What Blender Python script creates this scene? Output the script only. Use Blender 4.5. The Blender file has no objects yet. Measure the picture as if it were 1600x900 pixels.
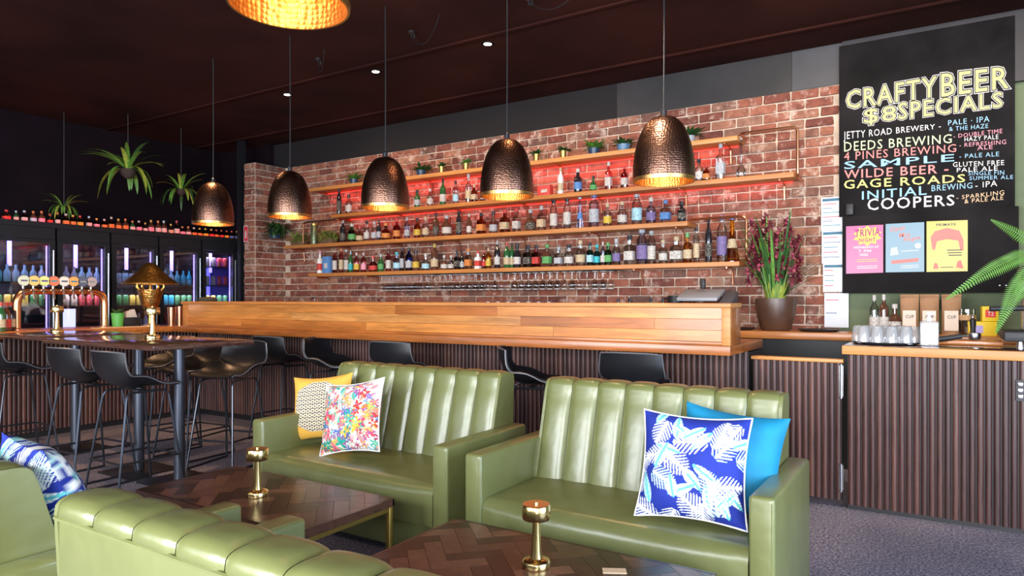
import bpy, bmesh, math, random
from math import sin, cos, pi, radians, sqrt, exp, atan2
from mathutils import Vector, Matrix
random.seed(7)
S = bpy.context.scene
C = S.collection
# ------------------------------------------------------------------ camera
F = 1075.0; TH = radians(32.3); H = 1.35; V0 = 467.0
cam = bpy.data.cameras.new('camera'); camo = bpy.data.objects.new('camera', cam); C.objects.link(camo)
cam.sensor_width = 36; cam.lens = F*36/1600; cam.shift_y = (V0-450)/1600; cam.clip_start = .02
camo.location = (0, 0, H); camo.rotation_euler = (pi/2, 0, TH); S.camera = camo
# ------------------------------------------------------------------ world and light
S.view_settings.view_transform = 'Standard'; S.view_settings.look = 'None'
S.view_settings.exposure = 0.45; S.view_settings.gamma = 1
w = bpy.data.worlds.new('world'); S.world = w; w.use_nodes = True
w.node_tree.nodes['Background'].inputs[0].default_value = (.62, .72, 1, 1)
w.node_tree.nodes['Background'].inputs[1].default_value = .13
def area(name, loc, rot, sx, sy, e, col, spread=pi):
    l = bpy.data.lights.new(name, 'AREA'); l.shape = 'RECTANGLE'; l.size = sx; l.size_y = sy; l.energy = e; l.color = col; l.spread = spread
    o = bpy.data.objects.new(name, l); C.objects.link(o); o.location = loc; o.rotation_euler = rot; return o
area('window_daylight', (1.6, -2.9, 1.75), (radians(90), 0, 0), 3.4, 2.3, 520, (.93, .96, 1))
area('window_daylight', (-2.6, -2.9, 1.75), (radians(90), 0, 0), 3.2, 2.3, 360, (.90, .95, 1))
area('window_daylight', (-6.4, -2.9, 1.75), (radians(90), 0, 0), 2.6, 2.3, 50, (.85, .9, 1))
area('window_daylight', (2.9, 1.6, 1.6), (radians(90), 0, radians(90)), 3.0, 2.3, 190, (.62, .76, 1))
def spot(name, loc, e, col, ang, blend=.6, rad=.03, tgt=None):
    l = bpy.data.lights.new(name, 'SPOT'); l.energy = e; l.color = col; l.spot_size = radians(ang); l.spot_blend = blend; l.shadow_soft_size = rad
    o = bpy.data.objects.new(name, l); C.objects.link(o); o.location = loc
    if tgt: o.rotation_euler = (Vector(tgt)-Vector(loc)).to_track_quat('-Z', 'Y').to_euler()
    return o
def point(name, loc, e, col, rad=.04):
    l = bpy.data.lights.new(name, 'POINT'); l.energy = e; l.color = col; l.shadow_soft_size = rad
    o = bpy.data.objects.new(name, l); C.objects.link(o); o.location = loc; return o
# ------------------------------------------------------------------ picture ray on a plane (used to read sizes of the place)
ct, st = cos(TH), sin(TH)
def ray(u, v): a = (u-800)/F; return (-st+ct*a, ct+st*a, (V0-v)/F)
def onY(u, v, Y): r = ray(u, v); d = Y/r[1]; return Vector((r[0]*d, Y, H+r[2]*d))
def onX(u, v, X): r = ray(u, v); d = X/r[0]; return Vector((X, r[1]*d, H+r[2]*d))
def onZ(u, v, Z): r = ray(u, v); d = (Z-H)/r[2]; return Vector((r[0]*d, r[1]*d, Z))
def depth(u, Y): return Y/ray(u, V0)[1]
def depthX(u, X): return X/ray(u, V0)[0]
# ------------------------------------------------------------------ materials
MC = {}
def nodes(name):
    m = bpy.data.materials.new(name); m.use_nodes = True; nt = m.node_tree
    return m, nt, nt.nodes['Principled BSDF'], nt.nodes.new, nt.links.new
def P(name, col, rough=.5, metal=0, emit=None, es=0, spec=.5, coat=0, bump=0, bscale=60, var=0, vscale=8):
    if name in MC: return MC[name]
    m, nt, b, N, L = nodes(name)
    b.inputs['Base Color'].default_value = (*col, 1); b.inputs['Roughness'].default_value = rough; b.inputs['Metallic'].default_value = metal
    b.inputs['Specular IOR Level'].default_value = spec; b.inputs['Coat Weight'].default_value = coat
    if emit: b.inputs['Emission Color'].default_value = (*emit, 1); b.inputs['Emission Strength'].default_value = es
    if var or bump:
        tc = N('ShaderNodeTexCoord')
    if var:
        n = N('ShaderNodeTexNoise'); n.inputs['Scale'].default_value = vscale; n.inputs['Detail'].default_value = 4; L(tc.outputs['Object'], n.inputs['Vector'])
        r = N('ShaderNodeValToRGB'); r.color_ramp.elements[0].position = .3; r.color_ramp.elements[1].position = .7
        r.color_ramp.elements[0].color = (*[c*(1-var) for c in col], 1); r.color_ramp.elements[1].color = (*[min(1, c*(1+var)) for c in col], 1)
        L(n.outputs['Fac'], r.inputs['Fac']); L(r.outputs['Color'], b.inputs['Base Color'])
    if bump:
        n2 = N('ShaderNodeTexNoise'); n2.inputs['Scale'].default_value = bscale; n2.inputs['Detail'].default_value = 3; L(tc.outputs['Object'], n2.inputs['Vector'])
        bp = N('ShaderNodeBump'); bp.inputs['Strength'].default_value = bump; bp.inputs['Distance'].default_value = .004
        L(n2.outputs['Fac'], bp.inputs['Height']); L(bp.outputs['Normal'], b.inputs['Normal'])
    MC[name] = m; return m
def rand_island(N, L):
    g = N('ShaderNodeNewGeometry'); o = N('ShaderNodeObjectInfo'); a = N('ShaderNodeMath'); a.operation = 'ADD'
    L(g.outputs['Random Per Island'], a.inputs[0]); L(o.outputs['Random'], a.inputs[1])
    f = N('ShaderNodeMath'); f.operation = 'FRACT'; L(a.outputs[0], f.inputs[0]); return f.outputs[0]
def ramp(N, stops, mode='LINEAR'):
    r = N('ShaderNodeValToRGB'); r.color_ramp.interpolation = mode; e = r.color_ramp.elements
    while len(e) < len(stops): e.new(.5)
    for k, (p, c) in enumerate(stops): e[k].position = p; e[k].color = (*c, 1)
    return r
def mix(N, L, fac, a, b, mode='MIX'):
    m = N('ShaderNodeMix'); m.data_type = 'RGBA'; m.blend_type = mode
    if isinstance(fac, (int, float)): m.inputs[0].default_value = fac
    else: L(fac, m.inputs[0])
    for k, x in ((6, a), (7, b)):
        if isinstance(x, tuple): m.inputs[k].default_value = (*x, 1)
        else: L(x, m.inputs[k])
    return m.outputs[2]
def wood(name, stops, rough=.4, stretch=(1, 14, 14), scale=3, coat=.0, bump=.15, grain=.35):
    """each piece takes its own tone from the ramp, with a grain running along local/world x"""
    m, nt, b, N, L = nodes(name)
    g = N('ShaderNodeNewGeometry'); mp = N('ShaderNodeMapping'); mp.inputs['Scale'].default_value = stretch; L(g.outputs['Position'], mp.inputs['Vector'])
    r = rand_island(N, L); va = N('ShaderNodeVectorMath'); va.operation = 'ADD'; cx = N('ShaderNodeCombineXYZ'); mm = N('ShaderNodeMath'); mm.operation = 'MULTIPLY'; mm.inputs[1].default_value = 30
    L(r, mm.inputs[0]); L(mm.outputs[0], cx.inputs[0]); L(mm.outputs[0], cx.inputs[2]); L(mp.outputs[0], va.inputs[0]); L(cx.outputs[0], va.inputs[1])
    n = N('ShaderNodeTexNoise'); n.inputs['Scale'].default_value = scale; n.inputs['Detail'].default_value = 6; n.inputs['Roughness'].default_value = .62; n.inputs['Distortion'].default_value = .6; L(va.outputs[0], n.inputs['Vector'])
    tone = ramp(N, stops); L(r, tone.inputs['Fac'])
    gr = ramp(N, [(.3, (1-grain,)*3), (.62, (1+grain*.25,)*3)]); L(n.outputs['Fac'], gr.inputs['Fac'])
    L(mix(N, L, 1.0, tone.outputs['Color'], gr.outputs['Color'], 'MULTIPLY'), b.inputs['Base Color'])
    bp = N('ShaderNodeBump'); bp.inputs['Strength'].default_value = bump; bp.inputs['Distance'].default_value = .003; L(n.outputs['Fac'], bp.inputs['Height']); L(bp.outputs['Normal'], b.inputs['Normal'])
    b.inputs['Roughness'].default_value = rough; b.inputs['Coat Weight'].default_value = coat; b.inputs['Coat Roughness'].default_value = .15
    return m
def brick_mat():
    m, nt, b, N, L = nodes('worn_red_brick')
    r = rand_island(N, L); g = N('ShaderNodeNewGeometry')
    tone = ramp(N, [(0, (.16, .046, .032)), (.25, (.25, .080, .050)), (.5, (.31, .105, .064)), (.72, (.35, .15, .092)), (.88, (.16, .078, .060)), (1, (.40, .20, .125))]); L(r, tone.inputs['Fac'])
    n = N('ShaderNodeTexNoise'); n.inputs['Scale'].default_value = 14; n.inputs['Detail'].default_value = 8; n.inputs['Roughness'].default_value = .7; L(g.outputs['Position'], n.inputs['Vector'])
    dk = ramp(N, [(.35, (.62, .58, .58)), (.6, (1.1, 1.05, 1.0))]); L(n.outputs['Fac'], dk.inputs['Fac'])
    c1 = mix(N, L, 1., tone.outputs['Color'], dk.outputs['Color'], 'MULTIPLY')
    n2 = N('ShaderNodeTexNoise'); n2.inputs['Scale'].default_value = 9; n2.inputs['Detail'].default_value = 9; n2.inputs['Roughness'].default_value = .75; L(g.outputs['Position'], n2.inputs['Vector'])
    f = ramp(N, [(.53, (0, 0, 0)), (.66, (.8, .8, .8))]); L(n2.outputs['Fac'], f.inputs['Fac'])
    L(mix(N, L, f.outputs['Color'], c1, (.66, .50, .40)), b.inputs['Base Color'])
    b.inputs['Roughness'].default_value = .85
    bp = N('ShaderNodeBump'); bp.inputs['Strength'].default_value = .6; bp.inputs['Distance'].default_value = .006; L(n.outputs['Fac'], bp.inputs['Height']); L(bp.outputs['Normal'], b.inputs['Normal'])
    return m
def leather_mat():
    m, nt, b, N, L = nodes('olive_green_leather')
    tc = N('ShaderNodeTexCoord'); n = N('ShaderNodeTexNoise'); n.inputs['Scale'].default_value = 5; n.inputs['Detail'].default_value = 3; L(tc.outputs['Object'], n.inputs['Vector'])
    c = ramp(N, [(.3, (.140, .152, .052)), (.7, (.172, .186, .066))]); L(n.outputs['Fac'], c.inputs['Fac']); L(c.outputs['Color'], b.inputs['Base Color'])
    v = N('ShaderNodeTexVoronoi'); v.inputs['Scale'].default_value = 420; L(tc.outputs['Object'], v.inputs['Vector'])
    w_ = N('ShaderNodeTexNoise'); w_.inputs['Scale'].default_value = 9; L(tc.outputs['Object'], w_.inputs['Vector'])
    b1 = N('ShaderNodeBump'); b1.inputs['Strength'].default_value = .10; b1.inputs['Distance'].default_value = .001; L(v.outputs['Distance'], b1.inputs['Height'])
    b2 = N('ShaderNodeBump'); b2.inputs['Strength'].default_value = .25; b2.inputs['Distance'].default_value = .02; L(w_.outputs['Fac'], b2.inputs['Height']); L(b1.outputs['Normal'], b2.inputs['Normal']); L(b2.outputs['Normal'], b.inputs['Normal'])
    b.inputs['Roughness'].default_value = .33; b.inputs['Specular IOR Level'].default_value = .7; b.inputs['Coat Weight'].default_value = .35; b.inputs['Coat Roughness'].default_value = .28
    return m
def glass(name, tint, gl=.16, rough=.03, milk=0, fr=.7):
    if name in MC: return MC[name]
    m, nt, b, N, L = nodes(name); nt.nodes.remove(b)
    t = N('ShaderNodeBsdfTransparent'); t.inputs[0].default_value = (*tint, 1); g = N('ShaderNodeBsdfGlossy'); g.inputs['Roughness'].default_value = rough
    lw = N('ShaderNodeLayerWeight'); lw.inputs['Blend'].default_value = .35; ma = N('ShaderNodeMath'); ma.operation = 'MULTIPLY_ADD'; ma.inputs[1].default_value = fr; ma.inputs[2].default_value = gl*.5
    L(lw.outputs['Fresnel'], ma.inputs[0]); mx = N('ShaderNodeMixShader'); L(ma.outputs[0], mx.inputs[0]); L(t.outputs[0], mx.inputs[1]); L(g.outputs[0], mx.inputs[2])
    out = mx.outputs[0]
    if milk:
        df = N('ShaderNodeBsdfDiffuse'); df.inputs[0].default_value = (.85, .87, .9, 1); m2 = N('ShaderNodeMixShader'); m2.inputs[0].default_value = milk; L(out, m2.inputs[1]); L(df.outputs[0], m2.inputs[2]); out = m2.outputs[0]
    L(out, nt.nodes['Material Output'].inputs[0]); MC[name] = m; return m
def attr_mat(name, rough=.8):
    m, nt, b, N, L = nodes(name); a = N('ShaderNodeVertexColor'); a.layer_name = 'print'; L(a.outputs['Color'], b.inputs['Base Color'])
    tc = N('ShaderNodeTexCoord'); n = N('ShaderNodeTexNoise'); n.inputs['Scale'].default_value = 7; L(tc.outputs['Object'], n.inputs['Vector'])
    bp = N('ShaderNodeBump'); bp.inputs['Strength'].default_value = .5; bp.inputs['Distance'].default_value = .02; L(n.outputs['Fac'], bp.inputs['Height']); L(bp.outputs['Normal'], b.inputs['Normal'])
    b.inputs['Roughness'].default_value = rough; return m
def floor_mat():
    m, nt, b, N, L = nodes('speckled_grey_floor')
    g = N('ShaderNodeNewGeometry'); n = N('ShaderNodeTexNoise'); n.inputs['Scale'].default_value = 70; n.inputs['Detail'].default_value = 5; n.inputs['Roughness'].default_value = .8; L(g.outputs['Position'], n.inputs['Vector'])
    c = ramp(N, [(.40, (.05, .055, .095)), (.5, (.16, .155, .21)), (.60, (.44, .41, .47))]); L(n.outputs['Fac'], c.inputs['Fac'])
    n2 = N('ShaderNodeTexNoise'); n2.inputs['Scale'].default_value = 1.3; n2.inputs['Detail'].default_value = 4; L(g.outputs['Position'], n2.inputs['Vector'])
    d = ramp(N, [(.35, (.7, .7, .74)), (.65, (1.1, 1.05, 1.02))]); L(n2.outputs['Fac'], d.inputs['Fac'])
    L(mix(N, L, 1., c.outputs['Color'], d.outputs['Color'], 'MULTIPLY'), b.inputs['Base Color'])
    b.inputs['Roughness'].default_value = .55
    bp = N('ShaderNodeBump'); bp.inputs['Strength'].default_value = .3; bp.inputs['Distance'].default_value = .003; L(n.outputs['Fac'], bp.inputs['Height']); L(bp.outputs['Normal'], b.inputs['Normal'])
    return m
def hammered(name, col, rough, scale=75, strength=.5):
    m, nt, b, N, L = nodes(name); tc = N('ShaderNodeTexCoord'); v = N('ShaderNodeTexVoronoi'); v.inputs['Scale'].default_value = scale; v.inputs['Randomness'].default_value = .45; L(tc.outputs['Object'], v.inputs['Vector'])
    bp = N('ShaderNodeBump'); bp.inputs['Strength'].default_value = strength; bp.inputs['Distance'].default_value = .004; L(v.outputs['Distance'], bp.inputs['Height']); L(bp.outputs['Normal'], b.inputs['Normal'])
    n = N('ShaderNodeTexNoise'); n.inputs['Scale'].default_value = 9; n.inputs['Detail'].default_value = 5; L(tc.outputs['Object'], n.inputs['Vector'])
    r = ramp(N, [(.3, tuple(c*.6 for c in col)), (.7, tuple(min(1, c*1.25) for c in col))]); L(n.outputs['Fac'], r.inputs['Fac']); L(r.outputs['Color'], b.inputs['Base Color'])
    b.inputs['Metallic'].default_value = 1; b.inputs['Roughness'].default_value = rough; return m
M_brick = brick_mat(); M_leather = leather_mat(); M_floor = floor_mat()
M_mortar = P('pale_lime_mortar', (.58, .45, .35), .95, bump=.5, bscale=40, var=.3, vscale=6)
M_timber = wood('honey_hardwood', [(0, (.30, .085, .018)), (.3, (.52, .175, .036)), (.55, (.62, .24, .055)), (.8, (.40, .12, .024)), (1, (.68, .33, .10))], .32, (1, 9, 9), 2.4, .25, .1, .4)
M_pine = wood('pale_shelf_pine', [(0, (.50, .19, .045)), (1, (.58, .25, .07))], .45, (1, 14, 14), 3, 0, .1, .25)
M_slat = wood('dark_stained_slat', [(0, (.050, .019, .017)), (.5, (.085, .032, .026)), (1, (.125, .050, .036))], .42, (14, 14, .8), 5, .1, .3, .55)
M_parquet = wood('walnut_parquet', [(0, (.014, .008, .008)), (.35, (.032, .015, .013)), (.5, (.070, .029, .020)), (.75, (.115, .050, .033)), (1, (.18, .085, .055))], .30, (4, 4, 4), 6, .15, .08, .45)
M_hightop = wood('dark_walnut_top', [(0, (.07, .032, .024)), (1, (.10, .045, .03))], .16, (1, 9, 9), 3, .5, .05, .5)
M_seam = P('dark_joint', (.02, .012, .01), .8)
M_brass = P('polished_brass', (.86, .66, .30), .22, 1)
M_brassleg = P('brass_table_leg', (.62, .43, .12), .38, 1)
M_pend = hammered('bronze_hammered_shade', (.165, .085, .060), .33)
M_pendin = hammered('gold_leaf_lining', (.80, .47, .16), .35, 60, .7)
M_copper = P('copper_pipe', (.72, .34, .19), .28, 1)
M_blackmetal = P('black_powder_metal', (.015, .016, .02), .4, .3)
M_chair = P('black_leather', (.009, .0095, .012), .36, spec=.5, bump=.12, bscale=300)
M_rod = P('gunmetal_rod', (.06, .065, .08), .3, .8)
M_ceil = P('dark_red_brown_ceiling', (.030, .007, .0045), .9, spec=.15, var=.45, vscale=1.2, bump=.2, bscale=12)
M_band = P('charcoal_painted_band', (.026, .023, .025), .6, var=.3, vscale=3)
M_darkwall = P('near_black_wall', (.006, .0025, .005), .8, var=.4, vscale=2, bump=.3, bscale=9, spec=.15)
M_green = P('sage_green_paint', (.115, .15, .075), .7, var=.08)
M_chalk = P('black_chalkboard', (.010, .0085, .009), .85, spec=.2, var=.6, vscale=3)
M_led_red = P('red_led', (.8, .05, .03), .5, emit=(1, .03, .02), es=1.5)
M_refl_vio = P('violet_reflection_glow', (.4, .3, 1), .5, emit=(.36, .28, 1), es=2.6)  # glow standing in for window reflections on the fridge doors
M_led_blu = P('blue_led', (.3, .3, 1), .5, emit=(.12, .10, 1), es=2.2)
M_white = P('white_print', (.82, .82, .84), .5)
M_steel = P('brushed_steel', (.6, .6, .62), .28, 1)
M_black = P('matte_black', (.012, .012, .014), .5)
M_cork = P('cork', (.5, .3, .15), .8)
# ------------------------------------------------------------------ mesh builder
class MB:
    def __init__(s): s.v = []; s.f = []
    def add(s, vs, fs): n = len(s.v); s.v += [tuple(x) for x in vs]; s.f += [tuple(i+n for i in f) for f in fs]; return s
    def box(s, x0, x1, y0, y1, z0, z1):
        return s.add([(x0,y0,z0),(x1,y0,z0),(x1,y1,z0),(x0,y1,z0),(x0,y0,z1),(x1,y0,z1),(x1,y1,z1),(x0,y1,z1)], [(0,3,2,1),(4,5,6,7),(0,1,5,4),(1,2,6,5),(2,3,7,6),(3,0,4,7)])
    def prism(s, poly, h0, h1, ax='z'):
        n = len(poly); f = {'z': lambda a, b, h: (a, b, h), 'x': lambda a, b, h: (h, a, b), 'y': lambda a, b, h: (a, h, b)}[ax]
        return s.add([f(a, b, h0) for a, b in poly]+[f(a, b, h1) for a, b in poly], [tuple(range(n))[::-1], tuple(range(n, 2*n))]+[(i, (i+1) % n, n+(i+1) % n, n+i) for i in range(n)])
    def lathe(s, prof, n=24, c=(0, 0, 0), caps=True, sq=None):
        vs = []; fs = []; m = len(prof)
        for r, z in prof:
            for k in range(n):
                a = 2*pi*(k+.5)/n; x, y = cos(a), sin(a); q = 1
                if sq: q = 1/(abs(x)**sq+abs(y)**sq)**(1/sq)
                vs.append((c[0]+r*q*x, c[1]+r*q*y, c[2]+z))
        for j in range(m-1):
            for k in range(n): fs.append((j*n+k, j*n+(k+1) % n, (j+1)*n+(k+1) % n, (j+1)*n+k))
        if caps: fs.append(tuple(range(n))[::-1]); fs.append(tuple((m-1)*n+k for k in range(n)))
        return s.add(vs, fs)
    def tube(s, pts, r, n=8, closed=False):
        pts = [Vector(p) for p in pts]; m = len(pts); vs = []; fs = []; up = None
        for i, p in enumerate(pts):
            a = pts[(i-1) % m] if (i or closed) else p; b = pts[(i+1) % m] if (i < m-1 or closed) else p
            t = (b-a).normalized()
            if up is None: up = Vector((0, 0, 1)) if abs(t.z) < .9 else Vector((1, 0, 0))
            x = up-t*up.dot(t); x.normalize(); up = x; y = t.cross(x)
            rr = r(i/(m-1)) if callable(r) else r
            vs += [p+(x*cos(2*pi*k/n)+y*sin(2*pi*k/n))*rr for k in range(n)]
        for j in range(m if closed else m-1):
            j2 = (j+1) % m
            for k in range(n): fs.append((j*n+k, j*n+(k+1) % n, j2*n+(k+1) % n, j2*n+k))
        if not closed: fs.append(tuple(range(n))[::-1]); fs.append(tuple((m-1)*n+k for k in range(n)))
        return s.add(vs, fs)
    def grid(s, fn, nu, nv, wrap=False):
        vs = [fn(i/nu, j/nv) for j in range(nv+1) for i in range(nu+1)]
        return s.add(vs, [(j*(nu+1)+i, j*(nu+1)+i+1, (j+1)*(nu+1)+i+1, (j+1)*(nu+1)+i) for j in range(nv) for i in range(nu)])
    def ball(s, c, rx, ry, rz, n=10, m=6):
        return s.lathe([(max(1e-4, sin(pi*j/m)), -cos(pi*j/m)) for j in range(m+1)], n).xf(lambda v: (c[0]+v[0]*rx, c[1]+v[1]*ry, c[2]+v[2]*rz), (m+1)*n)
    def xf(s, fn, last): s.v[-last:] = [tuple(fn(v)) for v in s.v[-last:]]; return s
    def mesh(s, name, mat=None, bevel=0, seg=2, smooth=True, angle=40, solid=0):
        me = bpy.data.meshes.new(name); me.from_pydata(s.v, [], s.f)
        bm = bmesh.new(); bm.from_mesh(me)
        if solid: bmesh.ops.recalc_face_normals(bm, faces=bm.faces); bmesh.ops.solidify(bm, geom=bm.faces[:], thickness=solid)
        if bevel:
            e = [x for x in bm.edges if len(x.link_faces) == 2 and x.calc_face_angle(0) > .6]
            bmesh.ops.bevel(bm, geom=e, offset=bevel, segments=seg, affect='EDGES', profile=.5, clamp_overlap=True)
        bmesh.ops.recalc_face_normals(bm, faces=bm.faces)
        bm.to_mesh(me); bm.free()
        if smooth: me.shade_smooth(); me.set_sharp_from_angle(angle=radians(angle))
        if mat: me.materials.append(mat)
        return me
def rounded(pts, r, n=4):
    pts = [Vector(p) for p in pts]; out = [pts[0]]
    for a, b, c in zip(pts, pts[1:], pts[2:]):
        d1 = (a-b); d2 = (c-b); q = min(r, d1.length*.45, d2.length*.45); p0 = b+d1.normalized()*q; p2 = b+d2.normalized()*q
        for k in range(n+1): t = k/n; out.append(p0*(1-t)**2+b*2*t*(1-t)+p2*t*t)
    out.append(pts[-1]); return out
def link(name, me, parent=None, loc=None, rot=None, label=None):
    o = bpy.data.objects.new(name, me); C.objects.link(o)
    if parent: o.parent = parent
    if loc: o.location = loc
    if rot: o.rotation_euler = rot
    if label: o['label'] = label
    return o
def tag(o, label, cat, group=None):
    o['label'] = label; o['category'] = cat
    if group: o['group'] = group
    return o
def thing(name, label, cat, loc=(0, 0, 0), rz=0, group=None):
    o = bpy.data.objects.new(name, None); C.objects.link(o); o.location = loc; o.rotation_euler = (0, 0, rz); o.empty_display_size = .1
    return tag(o, label, cat, group)
def part(name, mb, mat, parent, label=None, loc=None, rot=None, **k):
    return link(name, mb.mesh(name, mat, **k), parent, loc, rot, label)
def struct(name, mb, mat, **k):
    o = link(name, mb.mesh(name, mat, **k)); o['kind'] = 'structure'; return o
def copy_tree(o, parent=None):
    c = o.copy(); C.objects.link(c)
    if parent: c.parent = parent
    for ch in list(o.children): copy_tree(ch, c)
    return c
def text_mesh(txt, offset=0, shear=0):
    cu = bpy.data.curves.new('t', 'FONT'); cu.body = txt; cu.space_character = 1.14; cu.size = 1; cu.offset = offset; cu.shear = shear; cu.resolution_u = 2; cu.extrude = .0
    o = bpy.data.objects.new('t', cu); C.objects.link(o); dg = bpy.context.evaluated_depsgraph_get()
    me = bpy.data.meshes.new_from_object(o.evaluated_get(dg)); C.objects.unlink(o); bpy.data.objects.remove(o); bpy.data.curves.remove(cu)
    return me
def text_bounds(me):
    xs = [v.co.x for v in me.vertices]; ys = [v.co.y for v in me.vertices]; return min(xs), max(xs), min(ys), max(ys)
def word_groups(me, raw):
    """splits a line of lettering into its words by the gaps between the letters"""
    par_ = list(range(len(raw)))
    def find(a):
        while par_[a] != a: par_[a] = par_[par_[a]]; a = par_[a]
        return a
    for e in me.edges: par_[find(e.vertices[0])] = find(e.vertices[1])
    isl = {}
    for v in range(len(raw)): isl.setdefault(find(v), []).append(v)
    rr = sorted(isl.values(), key=lambda g: min(raw[v] for v in g)); out = []; end = -9
    for g in rr:
        a = min(raw[v] for v in g)
        if a-end > .17 or not out: out.append([])
        out[-1] += g; end = max(end, max(raw[v] for v in g))
    return out
def lettering(txt, corners, mat, parent, lift=0, offset=0, ref=None, name='lettering', normal=None, shear=0):
    """corners: world points bottom-left, top-left, bottom-right, top-right of the words"""
    me = text_mesh(txt, offset, shear)
    if not me.vertices: return None
    x0, x1, y0, y1 = ref or text_bounds(me); bl, tl, br, tr = corners; nv = normal or Vector((0, -1, 0))
    raw = [v.co.x for v in me.vertices]
    for v in me.vertices:
        a = (v.co.x-x0)/(x1-x0); b = (v.co.y-y0)/(y1-y0)
        p = (bl*(1-a)+br*a)*(1-b)+(tl*(1-a)+tr*a)*b
        v.co = p+nv*lift
    me.materials.clear(); me.materials.append(mat); me.name = name
    words_ = word_groups(me, raw)
    if len(words_) < 2: return link(name, me, parent)
    for g in words_:
        idx = {v: k for k, v in enumerate(g)}; m2 = bpy.data.meshes.new(name)
        m2.from_pydata([me.vertices[v].co for v in g], [], [[idx[v] for v in p.vertices] for p in me.polygons if p.vertices[0] in idx]); m2.materials.append(mat); link(name, m2, parent)
ORD = ['first','second','third','fourth','fifth','sixth','seventh','eighth','ninth','tenth','eleventh','twelfth','thirteenth','fourteenth','fifteenth','sixteenth','seventeenth','eighteenth','nineteenth','twentieth']
def ordn(k):
    if k < 20: return ORD[k]
    t = ['twenty', 'thirty', 'forty', 'fifty'][(k+1)//10-2]; r = (k+1) % 10
    return t+'-'+ORD[r-1] if r else {'twenty': 'twentieth', 'thirty': 'thirtieth', 'forty': 'fortieth', 'fifty': 'fiftieth'}[t]
# ================================================================== SETTING
YW = 6.5; ZC = 3.54; ZB = 3.192
struct('floor', MB().box(-11, 3, -3, YW+.2, -.1, 0), M_floor)
struct('ceiling', MB().box(-11, 3, -3, YW+.2, ZC, ZC+.1), M_ceil)
struct('trim_1', MB().box(-10.6, 3, 4.70, 4.74, ZC-.015, ZC), M_ceil, bevel=.004)
struct('trim_3', MB().box(-10.6, 3, 5.95, 5.99, ZC-.02, ZC), M_ceil, bevel=.004)
struct('wall_left', MB().box(-10.75, -10.6, -3, YW+.2, 0, ZC), M_darkwall)
struct('wall_right', MB().box(2.95, 3.1, -3, YW+.2, 0, ZC), M_green)
wf = MB()
for x0, x1 in ((-11, -7.8), (-5.0, -4.3), (-.95, -.15), (3.35, 3.4)): wf.box(x0, min(x1, 3), -3.15, -3.0, 0, ZC) if x0 < 3 else None
wf.box(-11, 3, -3.15, -3, 0, .55); wf.box(-11, 3, -3.15, -3, 2.95, ZC)
struct('wall_front', wf, P('front_wall_paint', (.35, .33, .3), .8))
# green wall behind the coffee counter, and dark upper wall
XBR = onY(1313, 400, YW).x     # where the bricks stop
struct('wall_back', MB().box(XBR, 3, YW, YW+.15, 0, ZC).box(-10.6, -8.12, YW, YW+.15, 0, ZC), M_green)
bpy.data.objects['wall_back'].data.materials[0] = M_green
ua = onY(965, 150, YW).x; ub = onY(1238, 100, YW).x  # one band in three tones, light growing to the right painted in colour
band = struct('trim_4', MB().box(-8.12, ua-.002, YW-.012, YW+.15, ZB, ZC), P('band_shaded_end', (.009, .0065, .007), .8))
struct('trim_8', MB().box(ua, ub-.003, YW-.015, YW+.15, ZB, ZC), P('band_half_shaded', (.022, .019, .020), .6, var=.4, vscale=2))
struct('trim_9', MB().box(ub, XBR+.02, YW-.018, YW+.15, ZB, ZC), P('band_lit_end', (.055, .053, .058), .6, var=.3, vscale=2))
struct('trim_7', MB().box(XBR+.021, 2.94, YW-.05, YW-.001, 3.0, ZC-.001), M_band)
core = MB().box(-7.9, XBR, YW, YW+.15, 0, ZB).box(-8.12, -7.9, 6.0, YW+.15, 0, ZB)
wb = struct('wall_brick', core, M_mortar)
# bricks: four shared shapes, each laid as its own object
def brick_mesh(L_, seed):
    rnd = random.Random(seed); b = MB().box(-L_/2, L_/2, -.016, .03, -.037, .037)
    me = b.mesh('brick', M_brick, bevel=.006, seg=1, smooth=False)
    for v in me.vertices: v.co += Vector((rnd.uniform(-.0035, .0035), rnd.uniform(-.004, .003), rnd.uniform(-.003, .003)))
    return me
BM = [brick_mesh(.222, k) for k in range(5)]; HM = [brick_mesh(.105, 10+k) for k in range(3)]
def ret_mesh(m):  # turned to face +x
    me = m.copy()
    for v in me.vertices: v.co = Vector((-v.co.y, v.co.x, v.co.z))
    return me
BMR = [ret_mesh(m) for m in BM[:3]]; HMR = [ret_mesh(m) for m in HM]
spots = []
for c in range(12, 37):
    z = .045+c*.0862
    if z+.037 > ZB: break
    x = -7.9+(.0 if c % 2 else .118); header = (c % 6 == 2)
    L_ = .118 if header else .236
    while x < XBR-.02:
        if x+L_ > XBR: L2 = XBR-x
        else: L2 = L_
        if L2 > .2: spots.append((x+L2/2, YW, z, random.choice(BM), L2/.236))
        elif L2 > .06: spots.append((x+L2/2, YW, z, random.choice(HM), L2/.118))
        x += L_
    y = 6.0 if c % 2 else 5.882
    while y < YW-.03:
        a, b = max(y, 6.0), min(y+.236, YW)
        if b-a > .15: spots.append((-7.9, (a+b)/2, z, random.choice(BMR), (b-a)/.236))
        elif b-a > .04: spots.append((-7.9, (a+b)/2, z, random.choice(HMR), (b-a)/.118))
        y += .236
    spots.append((-8.01, 6.0, z, random.choice(BM), .93))
spots.sort(key=lambda s_: -s_[0]-(0 if s_[2] > 1.0 else 99))
vis = [s_ for s_ in spots if s_[2] > 1.0]
rest = MB()
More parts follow.
